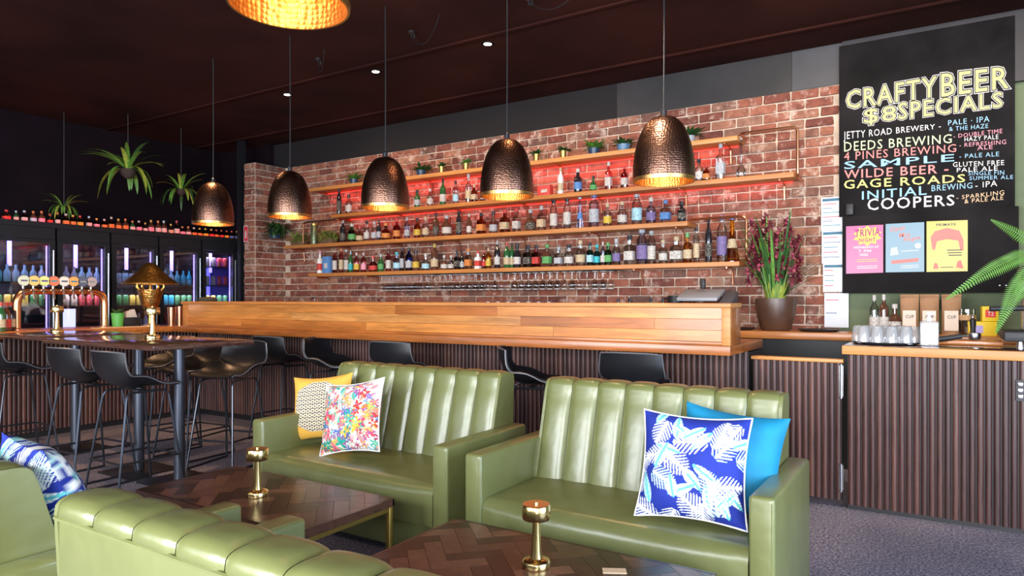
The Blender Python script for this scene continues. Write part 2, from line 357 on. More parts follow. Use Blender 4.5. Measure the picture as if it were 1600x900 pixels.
for k, (x, y, z, me, sc) in enumerate(vis):
    turned = me in BMR or me in HMR
    j = random.uniform(-.004, .003)
    if k < 300 and not turned:
        o = link('brick', me, wb, (x, y+j, z)); o.scale = (sc, 1, 1)
    else:
        n = len(rest.v); sx, sy = (1, sc) if turned else (sc, 1)
        rest.add([(x+v.co.x*sx, y+j*(not turned)+v.co.y*sy, z+v.co.z) for v in me.vertices], [tuple(p.vertices) for p in me.polygons])
o = part('brickwork', rest, M_brick, wb, 'far run of worn red bricks', smooth=False); o['kind'] = 'stuff'
# ================================================================== BAR
SLW = .0405
slat_prof = [(-.017, 0), (-.015, -.010), (-.008, -.0155), (.008, -.0155), (.015, -.010), (.017, 0)]
def slat_mesh(z0, z1): return MB().prism([(a, b) for a, b in slat_prof], z0, z1, 'z').mesh('slat', M_slat, angle=60)
def slats(parent, x0, x1, y, z0, z1, along='x'):
    me = slat_mesh(z0, z1); n = int(round((x1-x0)/SLW)); st_ = (x1-x0)/n
    if n > 300: raise Exception('many')
    for k in range(n):
        p = x0+(k+.5)*st_
        if along == 'x': link('slat', me, parent, (p, y, 0))
        else: link('slat', me, parent, (y, p, 0), (0, 0, pi/2))
YB = 4.9; XL = -7.2; XR = -1.16; ZT = 1.05
bar = thing('bar_counter', 'long dark slatted bar under the honey timber counter, brick wall behind', 'bar counter', (0, 0, 0))
part('carcass', MB().box(XL-.3, XR, YB, YB+.4, .0, ZT-.07), M_black, bar)
slats(bar, XL-.3, XR, YB, .06, ZT-.065)
ctop = part('counter_slab', MB().box(XL-.6, XR, 4.42, 5.33, ZT-.062, ZT), M_timber, bar, 'orange hardwood bar top with square front edge', bevel=.004)
# parapet (raised timber front) of planks
par = thing('timber_parapet', 'raised honey-coloured plank box running along the front of the bar top', 'bar parapet', (0, 0, 0))
PX0 = -7.05; PZ = 1.322
part('core', MB().box(PX0+.02, XR-.02, 4.45, 4.66, ZT+.001, PZ-.03), M_seam, par)
part('cap_rail', MB().box(PX0-.01, XR+.005, 4.41, 4.69, PZ-.028, PZ), M_pine, par, 'pale timber cap rail', bevel=.003)
part('end_post', MB().box(PX0, PX0+.08, 4.425, 4.68, ZT+.001, PZ-.029), M_pine, par, bevel=.003)
part('end_post', MB().box(XR-.055, XR, 4.425, 4.455, ZT+.001, PZ-.029), M_pine, par, bevel=.003)
part('end_board', MB().box(XR-.02, XR, 4.456, 4.68, ZT+.001, PZ-.029), M_timber, par, bevel=.003)
part('foot_rail', MB().box(PX0+.08, XR-.055, 4.428, 4.452, ZT+.001, ZT+.022), M_timber, par, bevel=.002)
rows = 3; z0 = ZT+.023; zh = (PZ-.029-z0)/rows
for r in range(rows):
    x = PX0+.081
    while x < XR-.056:
        L_ = random.uniform(.9, 1.9); e = min(x+L_, XR-.056)
        if XR-.056-e < .3: e = XR-.056
        yj = random.uniform(0, .0015)
        part('plank', MB().box(x+.0006, e-.0006, 4.434+yj, 4.45, z0+r*zh+.0005, z0+(r+1)*zh-.0005), M_timber, par, bevel=.001, seg=1)
        x = e
# left return of the bar
lb = thing('side_bar_counter', 'dark slatted side bar at left carrying the copper beer tap arch', 'bar counter', (0, 0, 0))
part('carcass', MB().box(XL-.7, XL-.3, .8, YB-.001, 0, ZT-.07), M_black, lb)
slats(lb, .8, YB-.02, XL-.3, .06, ZT-.065, 'y')
for o in [c for c in lb.children if c.name.startswith('slat')]: o.rotation_euler = (0, 0, pi/2)
part('counter_slab', MB().box(XL-.75, XL-.02, .8, 4.419, ZT-.062, ZT), M_timber, lb, 'orange hardwood top with copper tap arch on it', bevel=.004)
# gate and coffee counter
gx0 = -1.13; gx1 = -.575
gate = thing('bar_gate', 'low slatted swing gate between the timber bar and the coffee counter', 'gate', (0, 0, 0))
part('panel', MB().box(gx0, gx1, YB+.001, YB+.05, .04, .935), M_black, gate)
slats(gate, gx0, gx1, YB, .05, .935)
part('top_strip', MB().box(gx0-.01, gx1+.01, YB-.02, YB+.06, .936, .958), M_pine, gate, 'pale timber strip on top', bevel=.003)
part('hinge', MB().box(gx1-.012, gx1+.012, YB-.03, YB-.016, .72, .92).tube([(gx1, YB-.034, .71), (gx1, YB-.034, .93)], .009), M_steel, gate, 'bright steel spring hinge')
part('hinge', MB().box(gx1-.012, gx1+.012, YB-.03, YB-.016, .12, .28).tube([(gx1, YB-.034, .11), (gx1, YB-.034, .29)], .009), M_steel, gate, 'bright steel spring hinge')
cf = thing('coffee_counter', 'dark slatted coffee counter with pale timber edge at right of the gate', 'counter', (0, 0, 0))
cx0 = -.54; cx1 = 1.6
part('carcass', MB().box(cx0, cx1, YB+.001, 5.5, 0, ZT-.06), M_black, cf)
slats(cf, cx0, cx1, YB, .03, ZT-.058)
part('edge_board', MB().box(cx0-.03, cx1, 4.86, 4.90, ZT-.055, ZT), M_pine, cf, 'pale timber front edge', bevel=.004)
part('worktop', MB().box(cx0-.03, cx1, 4.901, 5.55, ZT-.055, ZT), M_hightop, cf, 'dark glossy top', bevel=.003)
fx = onY(1594, 610, YB-.02)
lt = part('latch', MB().box(fx.x-.02, fx.x+.03, YB-.03, YB-.016, fx.z-.06, fx.z+.06), M_black, cf)
for k in range(3): part('latch_knob', MB().box(fx.x-.012, fx.x+.012, YB-.045, YB-.031, fx.z-.045+k*.035, fx.z-.022+k*.035), M_steel, lt, bevel=.003)
bc = thing('back_counter', 'timber back counter along the brick wall behind the bar', 'counter', (0, 0, 0))
part('cabinet', MB().box(-7.6, 1.6, 6.02, 6.46, 0, 1.02), M_black, bc)
part('worktop', MB().box(-7.7, 1.6, 5.95, 6.475, 1.021, 1.08), M_timber, bc, bevel=.004)
# ================================================================== SHELVES
SY0 = 6.22; SY1 = 6.478
SHN = ['lowest', 'second-lowest', 'second-highest', 'highest']
SH = [(1.683, 482, 1155), (2.068, 443, 1074), (2.43, 517, 1240), (2.80, 482, 1152)]
shelf_x = []
for k, (z, u0, u1) in enumerate(SH):
    x0 = onY(u0, 400, SY0).x; x1 = onY(u1, 400, SY0).x; shelf_x.append((x0, x1))
    sh = thing('wall_shelf', '%s of four long pale timber bottle shelves on the brick wall' % SHN[k], 'shelf', ((x0+x1)/2, (SY0+SY1)/2, z), group='bottle shelves')
    L_ = (x1-x0)/2
    part('shelf_board', MB().box(-L_, L_, SY0-6.349, SY1-6.349, -.042, 0), M_pine, sh, bevel=.002)
    for q in range(7):
        xx = -L_+.12+q*(2*L_-.24)/6
        part('bracket', MB().tube(rounded([(xx, .125, -.20), (xx, .11, -.055), (xx, -.1, -.052)], .03), .008, 6), M_copper, sh)
    if k in (2, 3):
        part('red_led_strip', MB().box(-L_+.05, L_-.05, .112, .125, -.052, -.043), M_led_red, sh, 'glowing red strip under the shelf')
        area('red_strip_light', ((x0+x1)/2, 6.42, z-.062), (radians(28), 0, 0), 2*L_-.3, .05, 6.5 if k == 3 else 2.5, (1, .04, .03), radians(125))
# copper pipe loops at shelf ends
def pipe(name, label, pts): return tag(part(name, MB().tube(rounded(pts, .05), .0125, 8), M_copper, None), label, 'pipe frame', 'copper pipe loops at the shelf ends')
def loop(u0, v0, u1, v1, label):
    a = onY(u0, v0, 6.24); b = onY(u1, v0, 6.24); c = onY(u1, v1, 6.24)
    z = a.z; zb = c.z
    pipe('pipe_frame', label, [(a.x, 6.46, z), (a.x, 6.24, z), (b.x, 6.24, z), (b.x, 6.24, zb), (b.x, 6.46, zb)])
loop(1156, 209, 1246, 276, 'copper pipe loop beyond the right end of the highest shelf')
loop(1078, 343, 1166, 407, 'copper pipe loop beyond the right end of the second-lowest shelf')
a = onY(528, 343, 6.24); b = onY(474, 346, 6.24)
pipe('pipe_frame', 'copper pipe loop at the left end above the pair of leafy planters', [(a.x, 6.46, a.z), (a.x, 6.24, a.z), (b.x, 6.24, a.z), (b.x, 6.24, 2.09)])
# ================================================================== BOTTLES
COL = {'clear': (.86, .88, .88), 'frost': (.70, .72, .85), 'pink': (.85, .42, .42), 'red': (.55, .03, .04), 'amber': (.62, .25, .05), 'green': (.05, .30, .08), 'dkgreen': (.02, .10, .03), 'black': (.012, .012, .016), 'blue': (.05, .09, .45), 'teal': (.03, .42, .45), 'yellow': (.80, .52, .06), 'brown': (.09, .035, .02), 'gold': (.75, .42, .08), 'white': (.8, .8, .78), 'grey': (.35, .36, .38)}
LAB = {'white': (.60, .57, .53), 'cream': (.58, .46, .29), 'black': (.02, .02, .025), 'red': (.60, .06, .05), 'orange': (.66, .24, .06), 'yellow': (.66, .46, .06), 'blue': (.10, .25, .55), 'ltblue': (.40, .68, .80), 'teal': (.05, .50, .55), 'purple': (.20, .15, .34), 'green': (.12, .38, .12), 'grey': (.45, .47, .5), 'pink': (.85, .35, .45)}
def gmat(c):
    if c in ('black', 'white', 'dkgreen', 'brown'): return P('glass_'+c, COL[c], .12, spec=.7, coat=.5)
    return glass('glass_'+c, COL[c])
def lmat(c):
    nm = 'label_'+c
    if nm in MC: return MC[nm]
    m, nt, b, N, L = nodes(nm); tc = N('ShaderNodeTexCoord'); mp = N('ShaderNodeMapping'); mp.inputs['Scale'].default_value = (70, 70, 190); L(tc.outputs['Object'], mp.inputs['Vector'])
    oi = N('ShaderNodeObjectInfo'); va = N('ShaderNodeVectorMath'); va.operation = 'ADD'; mu = N('ShaderNodeMath'); mu.operation = 'MULTIPLY'; mu.inputs[1].default_value = 50; L(oi.outputs['Random'], mu.inputs[0]); L(mp.outputs[0], va.inputs[0]); L(mu.outputs[0], va.inputs[1])
    n = N('ShaderNodeTexNoise'); n.inputs['Scale'].default_value = 1; n.inputs['Detail'].default_value = 2; L(va.outputs[0], n.inputs['Vector'])
    dk = tuple(x*.48+.01 for x in LAB[c]) if sum(LAB[c]) > .3 else (.3, .27, .2)
    r = ramp(N, [(.50, LAB[c]), (.60, dk)]); L(n.outputs['Fac'], r.inputs['Fac']); L(r.outputs['Color'], b.inputs['Base Color']); b.inputs['Roughness'].default_value = .6; b.inputs['Specular IOR Level'].default_value = .3
    MC[nm] = m; return m
PROF = {
 'w': ([(.46, 0), (.5, .02), (.5, .60), (.44, .68), (.2, .77), (.165, .82), (.165, .93)], (.19, .86, 1.0), (.14, .42)),
 'l': ([(.46, 0), (.5, .03), (.5, .56), (.42, .64), (.2, .70), (.19, .86)], (.24, .85, 1.0), (.15, .44)),
 's': ([(.44, 0), (.47, .02), (.47, .60), (.38, .66), (.17, .70), (.17, .86)], (.22, .85, 1.0), (.16, .46)),
 'q': ([(.40, 0), (.5, .08), (.5, .45), (.36, .58), (.16, .66), (.16, .86)], (.22, .85, 1.0), (.12, .40)),
 't': ([(.46, 0), (.5, .02), (.5, .72), (.3, .80), (.24, .84), (.24, .93)], (.3, .91, 1.0), (.15, .55)),
 'c': ([(.5, 0), (.5, .03), (.22, .55), (.17, .70), (.17, .93)], (.2, .92, 1.0), (.30, .50)),
 'd': ([(.4, 0), (.5, .08), (.5, .18), (.25, .30), (.12, .38), (.10, .80), (.16, .96)], (.14, .96, 1.0), None),
}
def bottle(loc, h, w_, kind, gc, lc, cc, label, name='spirit_bottle', cat='bottle', group=None, seg=10, wide=False, parts=True):
    t = thing(name, label, cat, loc, random.uniform(-.3, .3) if kind != 's' else 0, group)
    prof, cap, lb_ = PROF[kind]; sq = 5 if kind == 's' else None
    part('body', MB().lathe([(r*w_, z*h) for r, z in prof], 12 if sq else seg, sq=sq), gmat(gc), t)
    if parts:
        part('cap', MB().lathe([(cap[0]*w_, cap[1]*h), (cap[0]*w_, cap[2]*h)], 8), P('cap_'+cc, tuple(c_*.8 for c_ in LAB[cc]), .4), t)
        if lb_ and lc:
            if kind == 'c': pr = [(.5-.28*(z-.03)/.52+.012)*w_ for z in lb_]; mb = MB().lathe([(pr[0], lb_[0]*h), (pr[1], lb_[1]*h)], seg, caps=False)
            else: r = (.5 if kind != 's' else .47)*w_+.0012; mb = MB().lathe([(r, lb_[0]*h), (r, lb_[1]*h)], 12 if sq else seg, caps=False, sq=sq)
            part('paper_label', mb, lmat(lc), t)
    return t
GN = {'clear': 'clear', 'frost': 'frosted', 'pink': 'pink', 'red': 'red', 'amber': 'amber', 'green': 'green', 'dkgreen': 'dark green', 'black': 'black', 'blue': 'blue', 'teal': 'teal', 'yellow': 'yellow', 'brown': 'dark brown', 'gold': 'golden', 'white': 'white', 'grey': 'grey'}
KN = {'w': 'slim', 'l': 'round', 's': 'square', 'q': 'squat', 't': 'tall', 'c': 'conical', 'd': 'long-necked'}
LN = {'ltblue': 'light blue', 'teal': 'teal'}
# (u, top v, width px, kind, glass, label, cap)
B2 = [(530,296,7,'t','black','black','black'),(545,304,10,'l','clear','white','black'),(652,297,9,'l','dkgreen','grey','black'),(672,295,9,'l','clear','white','white'),(692,280,10,'w','dkgreen','white','black'),(712,283,9,'w','clear','ltblue','black'),(732,272,9,'l','clear','cream','white'),(741,289,8,'s','amber','cream','cream'),(755,286,8,'w','red','white','black'),(820,280,9,'l','brown','cream','black'),(876,262,9,'w','white','cream','cream'),(903,264,12,'l','black','blue','white'),(927,275,10,'q','dkgreen','green','black'),(951,253,10,'s','pink','white','white'),(976,259,10,'s','red','white','red'),(1092,249,13,'l','clear','white','black'),(1104,258,10,'s','amber','orange','red'),(1126,223,14,'s','clear','grey','grey'),(1158,216,15,'d','clear',None,'white')]
B3 = [(536,344,10,'w','black','black','white'),(550,350,12,'l','green','green','white'),(562,354,11,'q','clear','cream','red'),(573,345,9,'l','clear','white','black'),(585,346,10,'l','clear','grey','grey'),(592,343,7,'w','black','grey','black'),(603,349,13,'q','amber','orange','orange'),(620,342,11,'l','red','orange','red'),(636,340,9,'w','frost','grey','grey'),(652,341,10,'l','amber','yellow','black'),(665,339,10,'l','clear','cream','cream'),(681,332,10,'w','brown','black','black'),(698,337,14,'l','brown','white','grey'),(717,330,8,'t','black','black','black'),(733,334,8,'w','brown','white','white'),(752,333,12,'s','amber','orange','black'),(771,330,12,'q','clear','grey','black'),(789,328,13,'s','amber','cream','red'),(807,326,11,'s','clear','white','red'),(829,328,14,'q','brown','black','grey'),(846,322,12,'s','clear','cream','white'),(865,313,11,'t','clear','white','black'),(886,311,11,'t','clear','white','black'),(906,307,12,'c','frost','blue','ltblue'),(928,304,15,'t','frost','grey','blue'),(949,318,12,'l','clear','yellow','cream'),(972,315,14,'l','clear','white','cream'),(995,304,15,'t','clear','ltblue','grey'),(1017,309,14,'l','frost','purple','white'),(1040,313,15,'s','clear','blue','blue'),(1065,315,13,'l','black','black','black')]
B4 = [(500,392,9,'l','white','red','pink'),(523,391,7,'t','pink','white','cream'),(533,389,7,'t','pink','cream','orange'),(541,390,7,'t','clear','white','white'),(548,393,7,'w','dkgreen','teal','ltblue'),(557,395,9,'w','pink','yellow','white'),(568,395,9,'w','pink','pink','white'),(583,400,13,'q','red','red','red'),(595,397,9,'l','dkgreen','green','grey'),(607,392,8,'t','pink','white','black'),(620,394,11,'l','frost','ltblue','teal'),(628,388,6,'t','grey','grey','black'),(639,387,11,'w','blue','grey','black'),(650,391,10,'l','brown','yellow','black'),(665,396,11,'q','clear','ltblue','white'),(679,381,12,'w','brown','cream','yellow'),(694,399,10,'q','brown','white','white'),(705,399,10,'q','black','white','white'),(714,392,8,'s','grey','black','black'),(722,393,7,'w','black','grey','black'),(732,388,10,'s','clear','orange','orange'),(747,392,9,'s','white','red','red'),(756,391,6,'w','red','red','red'),(763,388,8,'w','yellow','yellow','cream'),(777,376,9,'w','black','white','white'),(792,379,10,'w','dkgreen','cream','red'),(800,380,8,'w','dkgreen','cream','black'),(808,380,11,'l','black','white','black'),(825,383,13,'s','grey','black','black'),(838,383,11,'s','red','red','black'),(855,382,13,'s','brown','green','green'),(873,386,12,'s','clear','grey','grey'),(889,382,14,'l','clear','white','black'),(907,376,14,'l','clear','cream','cream'),(922,379,9,'s','teal','ltblue','black'),(933,382,10,'l','teal','teal','teal'),(942,378,8,'w','frost','white','white'),(950,379,11,'l','green','green','green'),(963,373,12,'l','clear','purple','grey'),(984,368,16,'s','clear','white','black'),(1003,359,16,'t','frost','purple','grey'),(1018,361,12,'t','clear','white','grey'),(1036,375,13,'l','clear','white','cream'),(1057,370,19,'s','clear','white','cream'),(1074,364,13,'l','gold','cream','green'),(1088,356,9,'t','clear','cream','black'),(1107,339,11,'w','black','black','black'),(1128,337,15,'t','clear','purple','purple'),(1144,338,22,'c','gold','cream','purple')]
for si, blist, sname in ((0, B4, 'lowest shelf'), (1, B3, 'second shelf up'), (2, B2, 'third shelf up')):
    z = SH[si][0]
    for k, (u, vt, wp, kind, gc, lc, cc) in enumerate(blist):
        yb = 6.30+random.uniform(-.02, .03); d = depth(u, yb); p = onY(u, vt, yb); h = p.z-z; wm = wp*d/F*1.12/(1+.25*abs((u-800)/F))
        if kind == 'w': wm *= .95
        lab = '%s %s bottle%s, %s, %s from left' % (GN[gc], KN[kind], '' if not lc else ', %s label' % LN.get(lc, lc), sname, ordn(k))
        bottle((p.x, yb, z), h, wm, kind, gc, lc, cc, lab, group='bottles on the '+sname)
def gift_box(u, vt, wp, si, col, lc, label):
    z = SH[si][0]; p = onY(u, vt, 6.30); w_ = wp*depth(u, 6.3)/F; t = thing('gift_box', label, 'box', (p.x, 6.30, z))
    part('carton', MB().box(-w_/2, w_/2, -.04, .04, 0, p.z-z), P('carton_'+col, LAB[col], .5), t, bevel=.002)
    part('paper_label', MB().box(-w_*.2, w_*.3, -.0415, -.0405, (p.z-z)*.3, (p.z-z)*.6), lmat(lc), t)
gift_box(512, 401, 14, 0, 'blue', 'white', 'blue carton with white label among the bottles on the lowest shelf')
gift_box(852, 290, 22, 2, 'red', 'white', 'low dark red box with white label on the second-highest shelf')
# ================================================================== LEAVES
def leaf(mb, base, dirv, L_, w_, droop, n=5, up=Vector((0, 0, 1)), curl=0):
    """strap leaf: quad strip bending down"""
    d = Vector(dirv).normalized(); p = Vector(base); side = d.cross(up)
    if side.length < .05: side = Vector((random.uniform(-1, 1), random.uniform(-1, 1), 0))
    side.normalize(); vs = []; fs = []
    for i in range(n+1):
        t = i/n; ww = w_*.5*(sin(pi*min(1, t*.86+.14))**.7)
        nrm = side.cross(d)
        vs += [p-side*ww+nrm*ww*.25, p, p+side*ww+nrm*ww*.25]
        p = p+d*(L_/n); d = (d+Vector((0, 0, -droop/n))).normalized()
    for i in range(n): a = i*3; fs += [(a, a+1, a+4, a+3), (a+1, a+2, a+5, a+4)]
    mb.add(vs, fs); return mb
M_leafd = P('dark_green_leaf', (.03, .10, .022), .45, var=.3, vscale=20)
M_leafm = P('mid_green_leaf', (.10, .24, .035), .45, var=.3, vscale=20)
M_leafy = P('yellow_green_leaf', (.30, .36, .05), .45, var=.3, vscale=20)
M_fern = P('fresh_fern_green', (.10, .25, .03), .5, var=.25, vscale=15)
def bush(mb, c, r, n, L_, w_, up=.6, seed=0, droop=.9):
    rnd = random.Random(seed)
    for k in range(n):
        a = rnd.uniform(0, 2*pi); e = rnd.uniform(-.2, 1)*up
        leaf(mb, (c[0]+rnd.uniform(-r, r), c[1]+rnd.uniform(-r, r)*.6, c[2]+rnd.uniform(-r, r)*.5), (cos(a), sin(a), e+.3), L_*rnd.uniform(.6, 1.2), w_, rnd.uniform(.3, 1)*droop, 4)
    return mb
M_bluepot = P('dark_blue_pot', (.02, .05, .10), .3); M_greypot = P('grey_pot', (.3, .32, .36), .5)
SP = [(553,276,'clay',.055,.11,'small bushy plant in dark pot, leftmost on the highest shelf'),(658,265,'blue',.06,.12,'small bushy plant in dark blue pot, left part of highest shelf'),(690,260,'brass',.035,.10,'small plant in brass cup just right of the left blue pot, highest shelf'),(728,252,'brass',.035,.10,'small plant in brass cup left of the central pendant, highest shelf'),(838,240,'brass',.035,.10,'small plant in brass cup just right of the central pendant, highest shelf'),(880,235,'brass',.035,.10,'small plant in brass cup midway between two right pendants, highest shelf'),(928,228,'blue',.06,.12,'bushy plant in dark blue pot left of rightmost pendant, highest shelf'),(974,225,'bowl',.07,.10,'leafy plant in wide blue bowl touching rightmost pendant, highest shelf'),(1078,206,'grey',.05,.13,'leafy plant in grey pot right of the rightmost pendant, highest shelf')]
for k, (u, v, kind, r, hh, lab) in enumerate(SP):
    x = onY(u, v, 6.32).x; t = thing('potted_plant', lab, 'plant', (x, 6.32, 2.80), group='little plants on the highest shelf')
    m = {'brass': M_brassleg, 'blue': M_bluepot, 'clay': M_bluepot, 'grey': M_greypot, 'bowl': P('slate_blue_bowl', (.10, .20, .32), .3)}[kind]
    ph = .085 if kind == 'brass' else .07
    part('pot', MB().lathe([(r*.75, 0), (r, ph), (r*.9, ph), (r*.88, ph-.01)], 14), m, t)
    part('foliage', bush(MB(), (0, 0, ph), r*.5, 60 if kind != 'brass' else 34, .135 if kind != 'brass' else .085, .03, seed=k), M_leafd if k % 3 else M_leafm, t)
for k, u in enumerate((468, 513)):
    x = onY(u, 370, 6.32).x; t = thing('planter', 'pale green leafy planter under the left pipe loop, %s of two' % ('left' if k == 0 else 'right'), 'plant', (x, 6.32, 2.068), group='leafy planters at left shelf end')
    part('pot', MB().box(-.11, .11, -.045, .045, 0, .07), P('brown_trough', (.16, .09, .05), .6), t, bevel=.006)
    part('foliage', bush(MB(), (0, 0, .08), .11, 130, .13, .026, seed=40+k), P('pale_leaf', (.30, .36, .08), .5), t)
x = onY(491, 370, 6.3).x
t = thing('tin_canister', 'dull green brass canister between the two leafy planters', 'canister', (x, 6.3, 2.068)); part('body', MB().lathe([(.045, 0), (.048, .01), (.048, .24), (.04, .25)], 14), P('verdigris', (.18, .22, .13), .4, .7), t)
part('lid', MB().lathe([(.05, .25), (.05, .275), (.02, .28)], 14), M_brassleg, t)
# trailing plant on the brick pier
p = onX(425, 365, -7.9)
t = thing('trailing_wall_plant', 'dense dark green trailing plant fixed on the brick pier', 'plant', (-7.84, p.y, p.z-.05))
part('pot', MB().lathe([(.07, -.02), (.09, .1)], 14), M_bluepot, t)
part('foliage', bush(MB(), (.04, 0, .08), .10, 130, .20, .035, .9, seed=77, droop=2.4), M_leafd, t)
# ================================================================== HANGING GLASSES
zg = SH[0][0]-.042
gl = MB().lathe([(.034, 0), (.0345, -.003), (.005, -.008), (.0045, -.075), (.018, -.088), (.036, -.115), (.038, -.14), (.031, -.175)], 12, caps=False)
gmesh = gl.mesh('wine_glass', glass('thin_glass', (.98, .98, .97), .04, .04, 0, .28))
rmesh = MB().lathe([(.031, -.172), (.0325, -.1755), (.031, -.179), (.0295, -.1755), (.031, -.172)], 12, caps=False).mesh('rim', glass('rim_glass', (.95, .95, .95), .5, .08, .6))
bmesh_ = MB().lathe([(.033, -.0005), (.0355, -.002), (.033, -.004)], 12, caps=False).mesh('foot', glass('rim_glass', (.95, .95, .95), .5, .08, .6))
x0 = onY(592, 430, 6.3).x; x1 = onY(958, 430, 6.3).x; n = 0
rail_mb = MB()
for r in range(3):
    yy = 6.26+r*.078; N_ = 36
    for k in range(N_):
        if (k*7+r*3) % 11 == 0: continue
        o = link('wine_glass', gmesh, None, (x0+(x1-x0)*(k+.5*(r % 2))/N_, yy, zg-.012))
        tag(o, 'stemmed glass hanging in the %s row under the lowest shelf, %s from left' % (('front', 'middle', 'rear')[r], ordn(k)), 'wine glass', 'hanging wine glasses, %s row' % ('front', 'middle', 'rear')[r]); n += 1
        link('rim', rmesh, o); link('foot', bmesh_, o)
rk = thing('glass_rack', 'thin metal rack under the lowest shelf holding the stemmed glasses', 'rack', (0, 0, 0))
for r in range(4): part('rail', MB().box(x0-.05, x1+.05, 6.2205+r*.075, 6.2245+r*.075, zg-.006, zg-.0005), M_blackmetal, rk)
# ================================================================== CLUTTER BEHIND PARAPET (on back counter, tops peep over)
for k in range(20):
    u = 764+k*5.3; x = onY(u, 470, 6.1).x
    t = thing('tumbler', 'dark-rimmed tumbler in the row behind the timber bar, %s from left' % ordn(k), 'glass', (x, 6.1, 1.08), group='tumblers lined up behind the bar')
    part('body', MB().lathe([(.026, 0), (.032, .235), (.029, .235), (.024, .01)], 10), glass('thin_glass', (.9, .9, .9), .3), t)
    part('rim', MB().lathe([(.033, .225), (.033, .24), (.030, .24)], 10), P('dark_rim' if k % 3 else 'white_rim', (.03, .03, .04) if k % 3 else (.8, .8, .8), .4), t)
for k, u in enumerate((966, 984, 1017, 1036)):
    x = onY(u, 470, 6.1).x; bottle((x, 6.1, 1.08), .28, .05, 'l', 'green' if k == 0 else 'black', 'white', 'black', 'small dark capped bottle on the back counter, %s of four left of the till' % ORD[k], name='mixer_bottle', group='mixer bottles near the till')
p = onY(1092, 470, 6.0)
t = thing('till_screen', 'grey tilted till screen peeping over the right end of the timber bar', 'till', (p.x, 6.12, 1.08))
part('stand', MB().box(-.06, .06, -.05, .06, 0, .22), M_black, t, bevel=.01)
part('screen', MB().prism([(-.16, .25), (.10, .33), (.10, .36), (-.16, .28)], -.19, .17, 'x'), P('grey_plastic', (.34, .35, .38), .35), t, bevel=.005)
part('side_case', MB().prism([(-.16, .22), (.12, .34), (.12, .24), (-.1, .2)], .171, .28, 'x'), P('dark_grey_plastic', (.09, .09, .1), .4), t, bevel=.005)
part('card_reader', MB().box(-.02, .02, -.02, .02, .36, .45), M_black, t, bevel=.005)
t = thing('blender_lid', 'small black blender jug left of the grey till screen', 'blender', (p.x-.27, 6.17, 1.08))
part('jug', MB().lathe([(.06, 0), (.075, .26), (.07, .30)], 14), M_black, t); part('handle', MB().tube(rounded([(-.06, 0, .28), (-.13, 0, .27), (-.12, 0, .12), (-.06, 0, .1)], .03), .008), M_black, t)
# ================================================================== ORCHID
q = onY(1212, 513, 6.2)
t = thing('potted_orchid', 'tall cymbidium with dark red flowers and sword leaves in round brown pot', 'plant', (q.x, 6.2, 1.08))
part('pot', MB().lathe([(.105, 0), (.12, .01), (.155, .12), (.168, .23), (.165, .275), (.15, .275), (.14, .25), (.01, .25)], 28), P('brown_glazed_pot', (.085, .042, .026), .38, spec=.6, var=.2, vscale=6), t)
rnd = random.Random(3)
for k in range(44):
    a = rnd.uniform(0, 2*pi); L_ = rnd.uniform(.45, .80); e = rnd.uniform(1.8, 5) if sin(a) < .2 else 7
    mb = leaf(MB(), (cos(a)*.05, sin(a)*.05, .26), (cos(a), sin(a), e), L_, .026, rnd.uniform(.05, .9), 7)
    part('sword_leaf', mb, M_leafd if k % 3 else M_leafm, t)
for k in range(8):
    a = -.5+k*.12; part('sword_leaf', leaf(MB(), (.05, -.03, .27), (1, a*.6-.1, .9+.15*k), .5+.02*k, .018, .8, 7), M_leafd, t)
for k in range(36):
    a = rnd.uniform(0, 2*pi); part('leaf_sheath', leaf(MB(), (cos(a)*.07, sin(a)*.07, .24), (cos(a)*.25, sin(a)*.25, 1), rnd.uniform(.13, .2), .03, .05, 3), M_leafy, t)
M_fl = P('burgundy_petal', (.11, .009, .022), .5, var=.5, vscale=30); M_fl2 = P('pink_petal', (.34, .06, .10), .5, var=.3, vscale=30)
for s_, (dx, dy, top) in enumerate(((-.13, -.10, .93), (-.05, -.12, .97), (.12, -.10, .92), (-.17, -.06, .80), (.17, -.06, .80), (.07, -.12, .84))):
    st_ = part('flower_stem', MB().tube([(dx*.2, dy, .25), (dx*.7, dy, .55), (dx, dy, top)], .005, 6), M_leafm, t)
    for k in range(17):
        mb = MB(); z = top-.42*k/17; cx = dx+rnd.uniform(-.05, .05); cy = dy+rnd.uniform(-.05, .03)
        az = rnd.uniform(0, 6)
        for j in range(5):
            a = az+j*2*pi/5; leaf(mb, (cx, cy, z), (cos(a), -.6+.2*sin(a), sin(a)), .046, .030, .2, 2)
        part('flower', mb, M_fl if k % 4 else M_fl2, st_)
